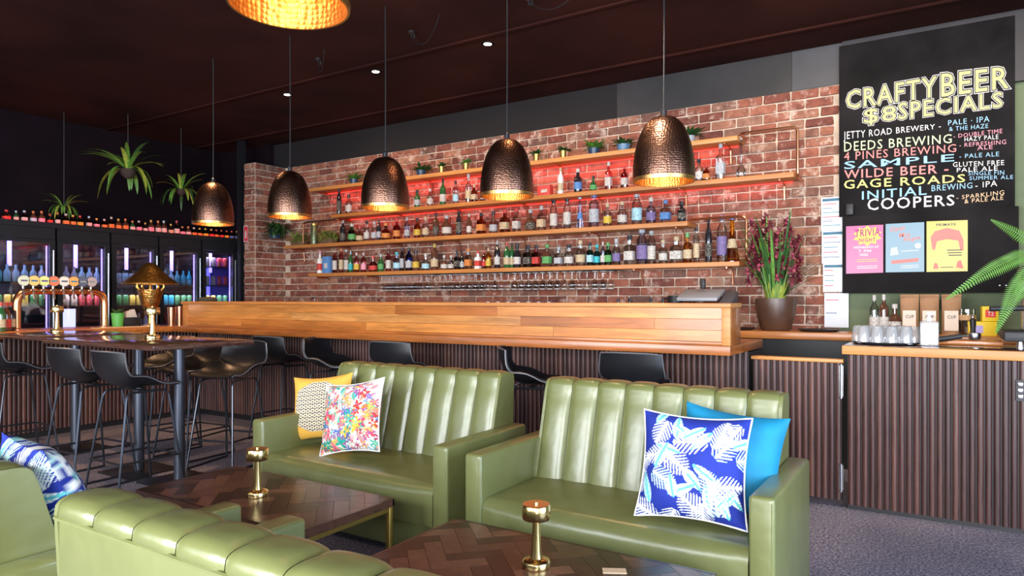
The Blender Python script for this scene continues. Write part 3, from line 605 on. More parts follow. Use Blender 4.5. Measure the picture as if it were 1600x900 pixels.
# ================================================================== SOFAS
def sofa(label, x0, x1, yf, zt, face, name='sofa', nch=8, depth_=.76, arm_h=.62, group='green channel-back sofas'):
    """yf: y of the arm fronts; face=-1 looks to -y (towards the windows), +1 to +y"""
    W = x1-x0; a = .095; R_ = .068; t = thing(name, label, 'sofa', ((x0+x1)/2, yf, 0), 0 if face < 0 else pi, group)
    hw = W/2; iw = hw-a
    # arms
    for s_ in (-1, 1):
        ar = part('arm', MB().box(min(s_*iw, s_*hw), max(s_*iw, s_*hw), 0, depth_, .03, arm_h), M_leather, t, bevel=.016, seg=3)
        xi = s_*(iw+.012); xo = s_*(hw-.012)
        part('piping', MB().tube(rounded([(xi, .004, .06), (xi, .004, arm_h-.014), (xo, .004, arm_h-.014), (xo, .004, .06)], .012), .004, 6), M_leather, ar)
        part('foot', MB().box(s_*(hw-.05)-.02, s_*(hw-.05)+.02, .05, .09, 0, .031), M_black, t)
        part('foot', MB().box(s_*(hw-.05)-.02, s_*(hw-.05)+.02, depth_-.1, depth_-.06, 0, .031), M_black, t)
    part('base', MB().box(-iw+.001, iw-.001, .06, depth_-.05, .04, .205), M_leather, t, 'recessed lower front panel', bevel=.01)
    # seat cushion with crown
    nx, ny = 28, 22
    cr = MB(); y0, y1, zs0, zs1 = .005, .60, .206, .415
    prof = []
    for k in range(5): prof.append((y0+.004, zs0+(zs1-.06-zs0)*k/4))
    for k in range(1, 8): an = pi/2*k/7; prof.append((y0+.06-.056*cos(an), zs1-.06+.06*sin(an)))
    for k in range(1, 8): prof.append((y0+.06+(y1-y0-.06)*k/7, zs1))
    def sf(i, j):
        k = j*(len(prof)-1); y, z = prof[int(round(k))]; x = -iw+.002+2*(iw-.002)*i; e = (1-abs(2*i-1)**6)
        return (x, y-(0.018*e if z < zs1-.02 else 0)*sin(pi*min(1, (z-zs0)/(zs1-zs0)))+0, z+.014*e*sin(pi*min(1, max(0, (y-y0)/(y1-y0)))))
    cr.grid(sf, nx, len(prof)-1); cr.add([(-iw+.002, y1, zs0), (iw-.002, y1, zs0), (-iw+.002, y0+.004, zs0), (iw-.002, y0+.004, zs0)], [(0, 1, 3, 2)])
    part('seat_cushion', cr, M_leather, t, angle=70)
    # back body (outer shell with flat rear panel)
    yb = .50; rec = .12
    poly = [(yb+.03, .2), (depth_-.012, .05), (depth_-.002, .3), (depth_+.004, zt-.052), (yb+rec+.03, zt-.052)]
    part('back_shell', MB().prism(poly, -iw+.002, iw-.002, 'x'), M_leather, t, 'flat rear panel', bevel=.008)
    # channels, rolled over the top
    path = [(yb+rec*(k/8)*1.0, .40+(zt-.07-.40)*k/8) for k in range(9)]
    cy, cz = yb+rec+.068, zt-.07
    for k in range(1, 12): an = pi-pi*k/11; path.append((cy+.068*(abs(cos(an))**.6)*(1 if cos(an) > 0 else -1)+.012*k/11, (cz+.060*max(0, sin(an))**.6) if k < 6 else (zt-.050+.040*max(0, sin(an))**.6)))
    path.append((depth_+.008, zt-.056))
    cw = 2*(iw-.003)/nch; m = 10
    P2 = [Vector((0, y, z)) for y, z in path]
    def chan():
        mb = MB(); vs = []
        for i, p in enumerate(P2):
            tn = (P2[min(i+1, len(P2)-1)]-P2[max(i-1, 0)]).normalized(); nr = Vector((0, -tn.z, tn.y))
            end = .35 if i == len(P2)-1 else 1
            for j in range(m+1):
                s2 = -1+2*j/m; bul = (.024 if i < 8 else .013)*(max(0, 1-abs(s2)**2.6))**.6*end
                if i == 0: bul *= .8
                q2 = p+nr*(bul-.006); vs.append((s2*cw/2*.985, q2.y, q2.z))
        mb.add(vs, [(i*(m+1)+j, i*(m+1)+j+1, (i+1)*(m+1)+j+1, (i+1)*(m+1)+j) for i in range(len(P2)-1) for j in range(m)])
        return mb.mesh('backrest_channel', M_leather, angle=80)
    cm = chan()
    for k in range(nch): link('backrest_channel', cm, t, (-iw+.003+cw*(k+.5), 0, 0))
    part('piping', MB().tube([(-iw+.003, depth_+.008, zt-.058), (iw-.003, depth_+.008, zt-.058)], .006, 6), M_leather, t)
    for s_ in (-1, 1):
        part('side_panel', MB().prism([(yb+.02, .3)]+[(y_-(.008 if q_ < 9 else 0), z_) for q_, (y_, z_) in enumerate(path)]+[(depth_-.02, .3)], s_*(iw-.012), s_*(iw+.004), 'x'), M_leather, t)
    return t
S1 = sofa('green leather two-seater with floral cushion, nearest the high tables, facing camera', -3.57, -2.08, 2.69, .93, -1)
S2 = sofa('green leather two-seater with blue palm cushion, right one facing camera', -1.93, -.53, 2.63, .93, -1)
S3 = sofa('green leather sofa in the foreground seen from behind', -1.90, -.42, 1.575, .885, 1)
S4 = sofa('green leather sofa cut by the left picture edge, blue cushion on it', -3.60, -2.12, 1.56, .885, 1)
# ================================================================== CUSHIONS
def hexc(h): return tuple((int(h[i:i+2], 16)/255)**2.2 for i in (0, 2, 4))
def leaf_sd(x, y, cx, cy, ang, L_, w_, kind, nl=9):
    """returns 0 none, 1 leaf, 2 vein/teal for a printed leaf"""
    dx, dy = x-cx, y-cy; a = dx*cos(ang)+dy*sin(ang); b = -dx*sin(ang)+dy*cos(ang); t = a/L_
    if t < 0 or t > 1: return 0
    if kind == 'solid':
        hw = w_*sin(pi*t**.8)*.9
        if abs(b) > hw: return 0
        if abs(b) < .012: return 2
        return 2 if (math.sin((t*nl*2-abs(b)/w_*2)*pi) > .75) else 1
    hw = w_*sin(pi*(t*.9+.08))**.6
    if abs(b) > hw: return 0
    if abs(b) < .012: return 1
    s_ = (t-abs(b)*1.1/L_*.9)*nl; f = s_-math.floor(s_); taper = 1-abs(b)/hw
    if f < .28+.40*taper: return 2 if f < .07 else 1
    return 0
def palm_print(seed):
    rnd = random.Random(seed); L_ = []
    cells = [(i, j) for i in range(6) for j in range(6)]; rnd.shuffle(cells)
    for k, (ci, cj) in enumerate(cells):
        kind = 'palm' if k % 2 else 'solid'
        L_.append(((ci+rnd.random())/6-.02, (cj+rnd.random())/6-.02, rnd.uniform(0, 6.28), rnd.uniform(.22, .32), rnd.uniform(.09, .12) if kind == 'palm' else rnd.uniform(.04, .06), kind, rnd.choice((7, 8, 9)), rnd.random()))
    navy = hexc('1b2f8f'); w1 = hexc('f2f7f7'); tq = hexc('63c3c9'); pl = hexc('bfe6e2')
    def fn(x, y):
        for (cx, cy, an, ln, ww, kd, nl, tn) in L_:
            r = leaf_sd(x, y, cx, cy, an, ln, ww, kd, nl)
            if r == 1: return w1 if tn < .6 else pl
            if r == 2: return tq if kd == 'solid' else w1
        return navy
    return fn
def floral_print(seed):
    rnd = random.Random(seed); cols = [hexc(c) for c in ('e8557a', 'f28c8c', '1f9a8a', '2fb59c', 'f0c24a', 'd8402f', '7a5fb0', 'f6a05a', 'bfe0d8', '4a6fb8', 'c4426c', '8fcf9a')]
    fl = []
    for k in range(300):
        fl.append((rnd.uniform(-.02, 1.02), rnd.uniform(-.02, 1.02), rnd.uniform(.03, .095), rnd.randint(4, 7), rnd.uniform(0, 6), rnd.choice(cols), rnd.choice(cols), rnd.random() < .5))
    bgc = hexc('f4ece6')
    def fn(x, y):
        for (cx, cy, r, n_, ph, c1, c2, lf) in fl:
            dx, dy = x-cx, y-cy
            if lf:
                a = dx*cos(ph)+dy*sin(ph); b = -dx*sin(ph)+dy*cos(ph)
                if abs(a) < r and abs(b) < r*.36*(1-(a/r)**2): return c2 if abs(b) < .004 else c1
            else:
                d = sqrt(dx*dx+dy*dy)
                if d < r*1.0:
                    a = math.atan2(dy, dx)+ph; rr = r*(.62+.38*cos(n_*a))
                    if d < r*.22: return c2
                    if d < rr: return c1 if (d < rr*.86) else tuple(.5*q_ for q_ in c1)
        return bgc
    return fn
def honey_print(x, y):
    yel = hexc('e8ae4a'); pale = hexc('e6d8b0'); dk = hexc('4b4060')
    inb = abs(x-.5)+.25*abs(y-.5) < .42 and abs(y-.5) < .40 and abs(y-.5)+abs(x-.5)*.55 < .46
    if not inb: return yel
    s_ = 13; b = y*s_/.866; r = math.floor(b); a = x*s_+(.5 if r % 2 else 0); fx_, fy = a-math.floor(a)-.5, b-r-.5
    d = sqrt(fx_*fx_+fy*fy)
    return dk if d < .20 or (d > .47) else pale
def cushion(name, label, size, thick, loc, rot, fn, mat_name, plain=None, piping=None, N_=150, category='cushion'):
    t = thing(name, label, category, loc); t.rotation_euler = rot
    mb = MB(); n1 = N_ if fn else 30
    def surf(side):
        def g(i, j):
            a, b = 2*i-1, 2*j-1
            pin = .10
            x = a*(1-pin*(1-a*a)*0-pin*.55*(1-b*b)*abs(a)**3*0)*size/2; 
            x = a*size/2*(1-pin*(1-b*b)*(abs(a)**2)); z = b*size/2*(1-pin*(1-a*a)*(abs(b)**2))
            h = ((1-a**4)*(1-b**4))**.75*thick/2
            h *= 1+.06*sin(7*a+2*b)+.04*sin(9*b)
            return (x, -side*h, z)
        return g
    mb.grid(surf(1), n1, n1); nv = len(mb.v); mb.grid(surf(-1), 30, 30)
    me = bpy.data.meshes.new('cover'); me.from_pydata(mb.v, [], mb.f)
    if fn:
        at = me.color_attributes.new('print', 'FLOAT_COLOR', 'POINT'); arr = []
        for j in range(n1+1):
            for i in range(n1+1): arr += [*fn(i/n1, j/n1), 1]
        for j in range(31):
            for i in range(31): arr += [*fn(i/30, j/30), 1]
        at.data.foreach_set('color', arr); me.materials.append(attr_mat(mat_name))
    else: me.materials.append(plain)
    bm = bmesh.new(); bm.from_mesh(me); bmesh.ops.recalc_face_normals(bm, faces=bm.faces); bm.to_mesh(me); bm.free()
    me.shade_smooth(); link('cover', me, t)
    if piping:
        pts = []; g = surf(1)
        for i in range(24): pts.append(g(i/24, 0))
        for i in range(24): pts.append(g(1, i/24))
        for i in range(24): pts.append(g(1-i/24, 1))
        for i in range(24): pts.append(g(0, 1-i/24))
        part('piping', MB().tube(pts, .0045, 6, closed=True), piping, t)
    return t
M_pip = P('white_piping', (.85, .84, .84), .7)
def seat_cush(label, u, v, size, thick, y, zc, rot, fn, mn, plain=None, piping=None, name='cushion', x=None):
    p = onY(u, v, y); return cushion(name, label, size, thick, (p.x if x is None else x, y, zc), rot, fn, mn, plain, piping)
seat_cush('square white cushion with colourful flower print on left sofa', 550, 655, .43, .15, 2.92, .655, (radians(-19), radians(-9), radians(8)), floral_print(5), 'floral_fabric', piping=M_pip)
seat_cush('mustard cushion with honeycomb pattern tucked behind the floral cushion', 503, 650, .42, .13, 3.08, .655, (radians(-16), radians(-6), radians(20)), honey_print, 'honeycomb_fabric')
seat_cush('navy cushion with white palm leaf print on right sofa', 1083, 742, .45, .15, 2.83, .648, (radians(-20), radians(1.5), radians(10)), palm_print(11), 'palm_fabric', piping=M_pip)
seat_cush('plain turquoise velvet cushion behind the palm leaf cushion', 1140, 712, .44, .14, 3.01, .655, (radians(-16), radians(6), radians(6)), None, '', plain=P('turquoise_velvet', (.0, .19, .36), .75, var=.2, vscale=6))
cushion('cushion', 'navy leaf-print cushion leaning on the leftmost sofa', .44, .15, (-2.47, 1.10, .70), (radians(24), 0, radians(-8)), palm_print(23), 'palm_fabric_two', piping=None)
# ================================================================== COFFEE TABLES
def clip(poly, a, b, c):  # keep a*x+b*y<=c
    out = []
    for i in range(len(poly)):
        p, q_ = poly[i], poly[(i+1) % len(poly)]; dp = a*p[0]+b*p[1]-c; dq = a*q_[0]+b*q_[1]-c
        if dp <= 0: out.append(p)
        if dp*dq < 0: t = dp/(dp-dq); out.append((p[0]+(q_[0]-p[0])*t, p[1]+(q_[1]-p[1])*t))
    return out
def coffee_table(label, x0, x1, y0, y1, z):
    t = thing('coffee_table', label, 'table', ((x0+x1)/2, (y0+y1)/2, 0), group='parquet coffee tables')
    hx, hy = (x1-x0)/2, (y1-y0)/2
    part('tabletop', MB().box(-hx, hx, -hy, hy, z-.035, z-.004), M_seam, t, bevel=.002)
    bw = .012
    for nm, bx in (('edge_strip', (-hx, hx, -hy-.003, -hy+bw)), ('edge_strip', (-hx, hx, hy-bw, hy+.003)), ('edge_strip', (-hx-.003, -hx+bw, -hy+bw, hy-bw)), ('edge_strip', (hx-bw, hx+.003, -hy+bw, hy-bw))):
        part(nm, MB().box(*bx, z-.036, z), M_parquet, t, bevel=.0015, seg=1)
    l_, w_ = .204, .068
    # herringbone at 45 degrees
    def rect(px_, py_, ang):
        c_, s_ = cos(ang), sin(ang); return [(px_+c_*a-s_*b, py_+s_*a+c_*b) for a, b in ((.0004, .0004), (l_-.0004, .0004), (l_-.0004, w_-.0004), (.0004, w_-.0004))]
    for i in range(-24, 25):
        for j in range(-12, 13):
            # base lattice of the herringbone, in rotated axes
            ox = i*w_+j*l_; oy = i*w_-j*l_
            for k in (0, 1):
                if k == 0: R_ = [(ox, oy), (ox+l_, oy), (ox+l_, oy+w_), (ox, oy+w_)]
                else: R_ = [(ox, oy+w_), (ox+w_, oy+w_), (ox+w_, oy+w_+l_), (ox, oy+w_+l_)]
                cxm = sum(q_[0] for q_ in R_)/4; cym = sum(q_[1] for q_ in R_)/4
                R_ = [(cxm+(q_[0]-cxm)*(1-.0014/(l_ if k == 0 else w_)), cym+(q_[1]-cym)*(1-.0014/(w_ if k == 0 else l_))) for q_ in R_]
                c45 = sqrt(.5); poly = [(c45*a-c45*b, c45*a+c45*b) for a, b in R_]
                for (a, b, c_) in ((1, 0, hx-bw-.0006), (-1, 0, hx-bw-.0006), (0, 1, hy-bw-.0006), (0, -1, hy-bw-.0006)):
                    poly = clip(poly, a, b, c_)
                    if len(poly) < 3: break
                if len(poly) < 3: continue
                A_ = .5*abs(sum(poly[q_][0]*poly[(q_+1) % len(poly)][1]-poly[(q_+1) % len(poly)][0]*poly[q_][1] for q_ in range(len(poly))))
                if A_ < 3e-4: continue
                part('parquet_block', MB().prism(poly, z-.0045, z-random.uniform(0, .0006)), M_parquet, t, smooth=False)
    r = .012
    for sx in (-1, 1):
        for sy in (-1, 1):
            cx_, cy_ = sx*(hx-r-.004), sy*(hy-r-.004); part('leg', MB().box(cx_-r, cx_+r, cy_-r, cy_+r, 0, z-.036), M_brassleg, t, bevel=.0015)
    for sy in (-1, 1): part('rail', MB().box(-hx+2*r+.005, hx-2*r-.005, sy*(hy-r-.004)-r*.9, sy*(hy-r-.004)+r*.9, z-.058, z-.0365), M_brassleg, t)
    for sx in (-1, 1): part('rail', MB().box(sx*(hx-r-.004)-r*.9, sx*(hx-r-.004)+r*.9, -hy+2*r+.005, hy-2*r-.005, z-.058, z-.0365), M_brassleg, t)
    return t
ZTb = .42
coffee_table('parquet coffee table between the two left sofas, brass legs', -3.35, -2.18, 1.86, 2.42, ZTb)
coffee_table('parquet coffee table in the foreground, before the right sofa', -1.76, -.66, 1.74, 2.34, ZTb)
def touch_lamp(label, p, s_=1.0):
    t = thing('table_lamp', label, 'lamp', p, group='slim brass table lamps')
    part('base', MB().lathe([(.052*s_, 0), (.053*s_, .004), (.053*s_, .022), (.049*s_, .027), (.02*s_, .034)], 32), M_brass, t)
    part('stem', MB().lathe([(.024*s_, .03), (.019*s_, .06*s_), (.0145*s_, .15*s_), (.0145*s_, .19*s_)], 24), M_brass, t)
    part('head', MB().lathe([(.012*s_, .180*s_), (.050*s_, .180*s_), (.053*s_, .184*s_), (.053*s_, .232*s_), (.050*s_, .236*s_), (.006, .237*s_)], 32), M_brass, t)
    part('knob', MB().lathe([(.007, .236*s_), (.007, .243*s_), (.003, .246*s_)], 12), M_brass, t)
    return t
touch_lamp('slim polished brass lamp on the left parquet coffee table', onZ(402, 775, ZTb), .95)
touch_lamp('slim polished brass lamp on the foreground parquet coffee table', onZ(838, 886, ZTb), .93)
p = onZ(960, 893, ZTb)
tag(part('paper_coaster', MB().box(-.04, .04, -.02, .02, 0, .004), P('kraft_pale', (.75, .55, .35), .7), None, loc=p, rot=(0, 0, .5)), 'small pale card lying on the foreground coffee table at the bottom edge', 'card')
# ================================================================== HIGH TABLES
def high_table(label, x0, x1, y0, y1, poles, py_=.12):
    t = thing('high_table', label, 'table', ((x0+x1)/2, (y0+y1)/2, 0)); hx, hy = (x1-x0)/2, (y1-y0)/2
    part('tabletop', MB().box(-hx, hx, -hy, hy, ZT-.035, ZT), M_hightop, t, bevel=.004)
    for px_ in poles:
        xx = px_-(x0+x1)/2
        part('pole', MB().lathe([(.038, .012), (.038, ZT-.045)], 20, c=(xx, py_, 0)), P('dark_steel_pole', (.09, .10, .13), .35, .7), t)
        part('base_plate', MB().box(xx-.21, xx+.21, py_-.21, py_+.21, 0, .012), M_blackmetal, t, bevel=.003)
        part('mount_plate', MB().box(xx-.12, xx+.12, py_-.1, py_+.1, ZT-.045, ZT-.0355), M_blackmetal, t)
    return t
high_table('dark walnut high table with brass lamp, surrounded by black stools', -5.78, -4.30, 2.50, 3.26, (-5.36, -4.82))
high_table('dark high table at far left with brass lamp, beside the side bar', -7.0, -5.95, 2.62, 3.40, (-6.62,))
touch_lamp('slim brass lamp on the high table amid the stools', onZ(238, 529, ZT), 1.0)
touch_lamp('slim brass lamp on the far left high table', onZ(89, 519.5, ZT), 1.0)
# ================================================================== STOOLS
def make_stool(label, group):
    t = thing('bar_stool', label, 'bar stool', group=group)
    prof = rounded([(.20, .735), (.06, .728), (-.10, .730), (-.185, .775), (-.235, .88), (-.262, .995)], .08, 4)
    prof = [(.215, .722)]+[(p[0], p[1]) for p in [tuple(q_)[:2] for q_ in [Vector((a.x, a.y, 0)) for a in prof]]]
    n = len(prof)-1
    cum = [0]
    for a, b in zip(prof, prof[1:]): cum.append(cum[-1]+sqrt((a[0]-b[0])**2+(a[1]-b[1])**2))
    def g(i, j):
        k = min(n, int(round(j*n))); y, z = prof[k]; tt = cum[k]/cum[-1]; a = 2*i-1
        hw = .195+.035*min(1, tt*2.2)-.03*max(0, tt-.75)*4*.6
        seatpart = max(0, 1-tt/.5); backpart = max(0, (tt-.45)/.55)
        bucket = exp(-((tt-.48)/.22)**2)
        x = a*hw*(1-.06*bucket*a*a)
        z2 = z+(abs(a)**2.6)*(.015*seatpart+.085*bucket)-(abs(a)**3)*.012*backpart
        y2 = y+(abs(a)**2.2)*(.075*backpart+.03*bucket)
        return (x, y2, z2)
    part('seat_shell', MB().grid(g, 16, n), M_chair, t, solid=.014, angle=60)
    # edge seam
    pts = [g(0, j/n) for j in range(n+1)]+[g(i/16, 1) for i in range(1, 16)]+[g(1, 1-j/n) for j in range(n+1)]
    part('edge_seam', MB().tube(pts, .0055, 5), P('grey_edge', (.10, .10, .115), .3), t)
    for s_ in (-1, 1):
        x1_, x2_ = s_*.150, s_*.215
        path = rounded([(x2_, .235, .008), (x1_, .15, .705), (x1_, -.14, .705), (x2_, -.235, .008)], .045, 5)
        part('leg_frame', MB().tube(path, .0085, 8), M_rod, t)
        part('floor_bar', MB().tube([(x2_, .235, .009), (x2_, -.235, .009)], .0085, 8), M_rod, t)
    part('footrest', MB().tube([(-.195, .208, .235), (.195, .208, .235)], .0085, 8), M_rod, t)
    part('footrest', MB().tube([(-.195, -.208, .235), (.195, -.208, .235)], .0085, 8), M_rod, t)
    for s_ in (-1, 1): part('side_rung', MB().tube([(s_*.195, .208, .235), (s_*.195, -.208, .235)], .0075, 8), M_rod, t)
    part('cross_brace', MB().box(-.15, .15, -.02, .02, .703, .712), M_blackmetal, t)
    return t
ST = [
 (-4.87, 2.70, 0, 'black leather bar stool in front of the high table, nearest the camera', 'a'),
 (-5.50, 2.70, 3, 'black leather bar stool just left behind the nearest one, same high table', 'a'),
 (-6.78, 2.74, -3, 'black bar stool at the far left picture edge', 'a'),
 (-4.93, 3.50, 196, 'black bar stool on the right, far side of the high table, facing camera', 'a'),
 (-5.50, 3.56, 184, 'black bar stool beyond the high table, behind its right-hand pole', 'a'),
 (-6.08, 3.62, 176, 'black bar stool beyond the high table, furthest left on that side', 'a'),
 (-5.47, 4.48, 2, 'black bar stool at the bar, leftmost, seen from behind', 'b'),
 (-4.70, 4.42, -75, 'black bar stool at the bar turned sideways, left of the left sofa back', 'b'),
 (-3.93, 4.48, 3, 'black bar stool at the bar, back showing above the left sofa', 'b'),
 (-2.60, 4.40, -62, 'black bar stool at the bar turned sideways, between the two sofas', 'b'),
 (-1.79, 4.47, 4, 'black bar stool at the bar, back showing above the right sofa', 'b')]
proto = None
for k, (x, y, dg, lab, g_) in enumerate(ST):
    grp = 'stools at the high tables' if g_ == 'a' else 'stools along the bar'
    if proto is None: proto = make_stool(lab, grp); o = proto
    else: o = copy_tree(proto)
    o.location = (x, y, 0); o.rotation_euler = (0, 0, radians(dg)); o['label'] = lab; o['group'] = grp
# ================================================================== PENDANTS
def pendant(label, x, y, z, s_=1.0, energy=.8):
    t = thing('pendant_lamp', label, 'pendant lamp', (x, y, z), group='hammered bronze pendants')
    r = .178*s_; h = .384*s_
    outer = [(r*.985, 0), (r, .02), (r*1.0, .07*s_), (r*.98, .12*s_), (r*.94, .17*s_), (r*.865, .225*s_), (r*.76, .28*s_), (r*.61, .33*s_), (r*.41, .365*s_), (r*.2, .380*s_), (r*.1, h)]
    part('shade', MB().lathe(outer, 48, caps=False), M_pend, t, angle=80)
    part('lining', MB().lathe([(a-.004, b-(.001 if k == 0 else .004)) for k, (a, b) in enumerate(outer)], 48, caps=False), M_pendin, t, 'gold hammered inside', angle=80)
    part('rim', MB().lathe([(r*.985-.005, -.002), (r*.985+.002, -.002), (r*1.0+.0015, .018*s_), (r*.985, .020*s_)], 48, caps=False), P('gold_rim', (.62, .36, .12), .35, 1), t, 'gold rim band')
    part('stem_cap', MB().lathe([(.018, h-.006), (.018, h+.03), (.008, h+.04)], 14), M_blackmetal, t)
    part('cord', MB().tube([(0, 0, h+.035), (.003, 0, (ZC-z)*.6), (0, 0, ZC-z)], .0045, 6), M_black, t)
    part('bulb', MB().ball((0, 0, h*.62), .035, .035, .05, 14, 8), P('warm_bulb', (1, .8, .5), .4, emit=(1, .62, .25), es=2.5), t)
    point('pendant_bulb_light', (x, y, z+.1), energy, (1, .62, .30), .05)
    return t
PD = [(333, 353, 'smallest and furthest left of the hammered bronze pendants'), (453, 341, 'second hammered bronze pendant from the left, before the brick pier'), (602, 327, 'third hammered bronze pendant from the left, over the timber bar'), (792, 306, 'fourth bronze pendant from left, centre of the shelves'), (1037, 284, 'rightmost and largest whole bronze pendant, before the shelves')]
for u, v, lab in PD:
    p = onY(u, v, 3.85); pendant(lab, p.x, p.y, 2.03)
d = 2.02; r_ = ray(452, 10); pendant('gold-lined pendant cut by the top picture edge, nearest the camera', r_[0]*d, r_[1]*d, H+r_[2]*d, .98, 1.1)
# ceiling hooks with swag cables, downlights
for k, (u, v, lab) in enumerate(((497, 97, 'left'), (643, 55, 'middle'), (826, 3, 'right'))):
    p = onZ(u, v, ZC-.03)
    t = thing('ceiling_hook', 'small black ceiling hook holding a loose cable, %s of three' % lab, 'hook', (p.x, p.y, ZC), group='ceiling hooks')
    part('plate', MB().lathe([(.03, -.012), (.03, 0)], 14), M_black, t)
    part('hook', MB().tube(rounded([(0, 0, -.01), (0, 0, -.05), (.03, 0, -.06), (.03, 0, -.03)], .015), .006, 6), M_black, t)
    pts = [(i/14*(.3+.15*k), i/14*-.2, -.03-.14*(1-(2*i/14-1)**2)) for i in range(15)]
    part('cable', MB().tube(pts, .0035, 5), M_black, t)
for k, (u, v, lab) in enumerate(((762, 69, 'right'), (587, 112, 'middle'), (449, 148, 'left'))):
    p = onZ(u, v, ZC-.004)
    t = thing('downlight', 'small round lit ceiling downlight, %s one of the row of three' % lab, 'downlight', (p.x, p.y, ZC), group='ceiling downlights')
    part('trim_ring', MB().lathe([(.055, -.004), (.055, 0), (.035, 0), (.035, -.006)], 20, caps=False), M_black, t)
    part('lens', MB().lathe([(.001, -.005), (.036, -.005)], 20, caps=False), P('lit_lens', (1, .9, .8), .4, emit=(1, .82, .66), es=14), t)
    spot('downlight_or_added_spot', (p.x, p.y, ZC-.03), 42, (1, .62, .36), 120, .8, .03, (p.x, 6.2, 1.8))
spot('downlight_or_added_spot', (-1.5, 3.2, ZC-.03), 260, (1, .82, .62), 50, 1, .05, (-1.35, 4.4, 1.2))  # added spot out of view, brightening the right end of the bar front
for xx in (-1.0, .4): spot('downlight_or_added_spot', (xx, 4.9, ZC-.03), 58, (1, .80, .62), 120, .8, .03, (xx, 6.4, 1.9))
for xx, yy in ((-4.8, 1.2), (-7.0, 2.0), (-5.9, 3.9), (-2.4, 4.0)): spot('downlight_or_added_spot', (xx, yy, ZC-.03), 150 if xx < -5 else 45, (1, .56, .27), 110, .8, .04, (xx, yy, 0))  # added warm spots without fittings, tinting the floor below
# ================================================================== CHALKBOARDS AND POSTERS
YC = 6.44
a = onY(1311, 300, YC); b = onY(1586, 300, YC); zb = onY(1400, 333, YC).z
cb = thing('chalkboard', 'tall black menu board with coloured hand lettering about craft beer', 'chalkboard', (0, 0, 0))
part('board', MB().box(a.x, b.x, YC, YC+.05, zb-.004, ZC-.04), M_chalk, cb, bevel=.003)
CC = {'y': P('yellow_chalk', (.76, .70, .22), .8), 'w': P('white_chalk', (.78, .76, .72), .8), 'b': P('blue_chalk', (.30, .52, .70), .8), 'r': P('coral_chalk', (.78, .26, .24), .8), 'p': P('pink_chalk', (.75, .30, .36), .8), 'g': P('pale_green_chalk', (.66, .76, .42), .8), 'k': M_black, 'o': P('orange_chalk', (.78, .50, .30), .8)}
T = [('JETTY ROAD BREWERY -', 1318,222,206, 1470,203,193,'w'), ('PALE · IPA',1481.5,196,188,1546,190,181,'b'), ('& THE HAZE',1483,205,198.5,1544,200,193,'b'),
 ('DEEDS BREWING',1319,237,222,1487,223.4,209.4,'g'), ('- DOUBLE TIME',1490,216,210,1566,208,201,'p'), ('HAZY PALE',1507,221,214.5,1560,217,210,'w'),
 ('4 PINES BREWING',1319,251,238,1494,237.4,225,'r'), ('- REFRESHING',1499,230,224,1572,225,218,'p'), ('ALE',1527,234.5,228,1551,232.5,226,'p'),
 ('SAMPLE',1319,264.5,252.5,1491,252,240.5,'b'), ('- PALE ALE',1499,247.5,241,1561,244,237,'b'), ('WILDE BEER -',1319,279.5,266,1482,270,256,'r'),
 ('GLUTEN FREE',1489,261,253.5,1569,258,250,'w'), ('PALE ALE',1495,269,262.5,1559,266,259,'w'), ('GAGE ROADS',1318.7,295.5,281.5,1508,284.5,272,'y'),
 ('SINGLE FIN',1513,274,268,1569,273,266,'b'), ('SUMMER ALE',1514.7,281.5,275.5,1583,279.5,273.5,'b'), ('INITIAL',1346.7,312,299,1448,304,290,'b'),
 ('BREWING',1455.6,299,289.5,1519.4,294,285,'b'), ('- IPA',1524,294,285.5,1558,290.5,281.5,'w'), ('COOPERS',1355.4,329,310.5,1491.4,321,304,'w'),
 ('- SPARKLING',1494.5,312,306,1569,304,297,'o'), ('& PALE ALE',1507,318,311.5,1567.6,312,305,'o')]
YT = YC-.0005
def box4(u0, vb0, vt0, u1, vb1, vt1, Y): return [onY(u0, vb0, Y), onY(u0, vt0, Y), onY(u1, vb1, Y), onY(u1, vt1, Y)]
for (tx, u0, vb0, vt0, u1, vb1, vt1, c) in T:
    big = tx in ('WILDE BEER -', 'COOPERS', 'GAGE ROADS', 'INITIAL', 'SAMPLE')
    lettering(tx, box4(u0, vb0, vt0, u1, vb1, vt1, YT), CC[c], cb, lift=.0005, offset=.008 if big else 0)
for tx, u0, vb0, vt0, u1, vb1, vt1 in (('CRAFTY',1323,170.5,143,1463,151,119),('BEER',1471,151,116,1575.5,137,104),('$8',1350,196,171,1400,191,165),('SPECIALS',1404,187,161,1566,167,144)):
    ref = text_bounds(text_mesh(tx, .0)); cs = box4(u0, vb0, vt0, u1, vb1, vt1, YT)
    lettering(tx, cs, CC['w'], cb, .0005, .060, ref); lettering(tx, cs, CC['k'], cb, .0010, .044, ref); lettering(tx, cs, CC['y'], cb, .0015, .004, ref)
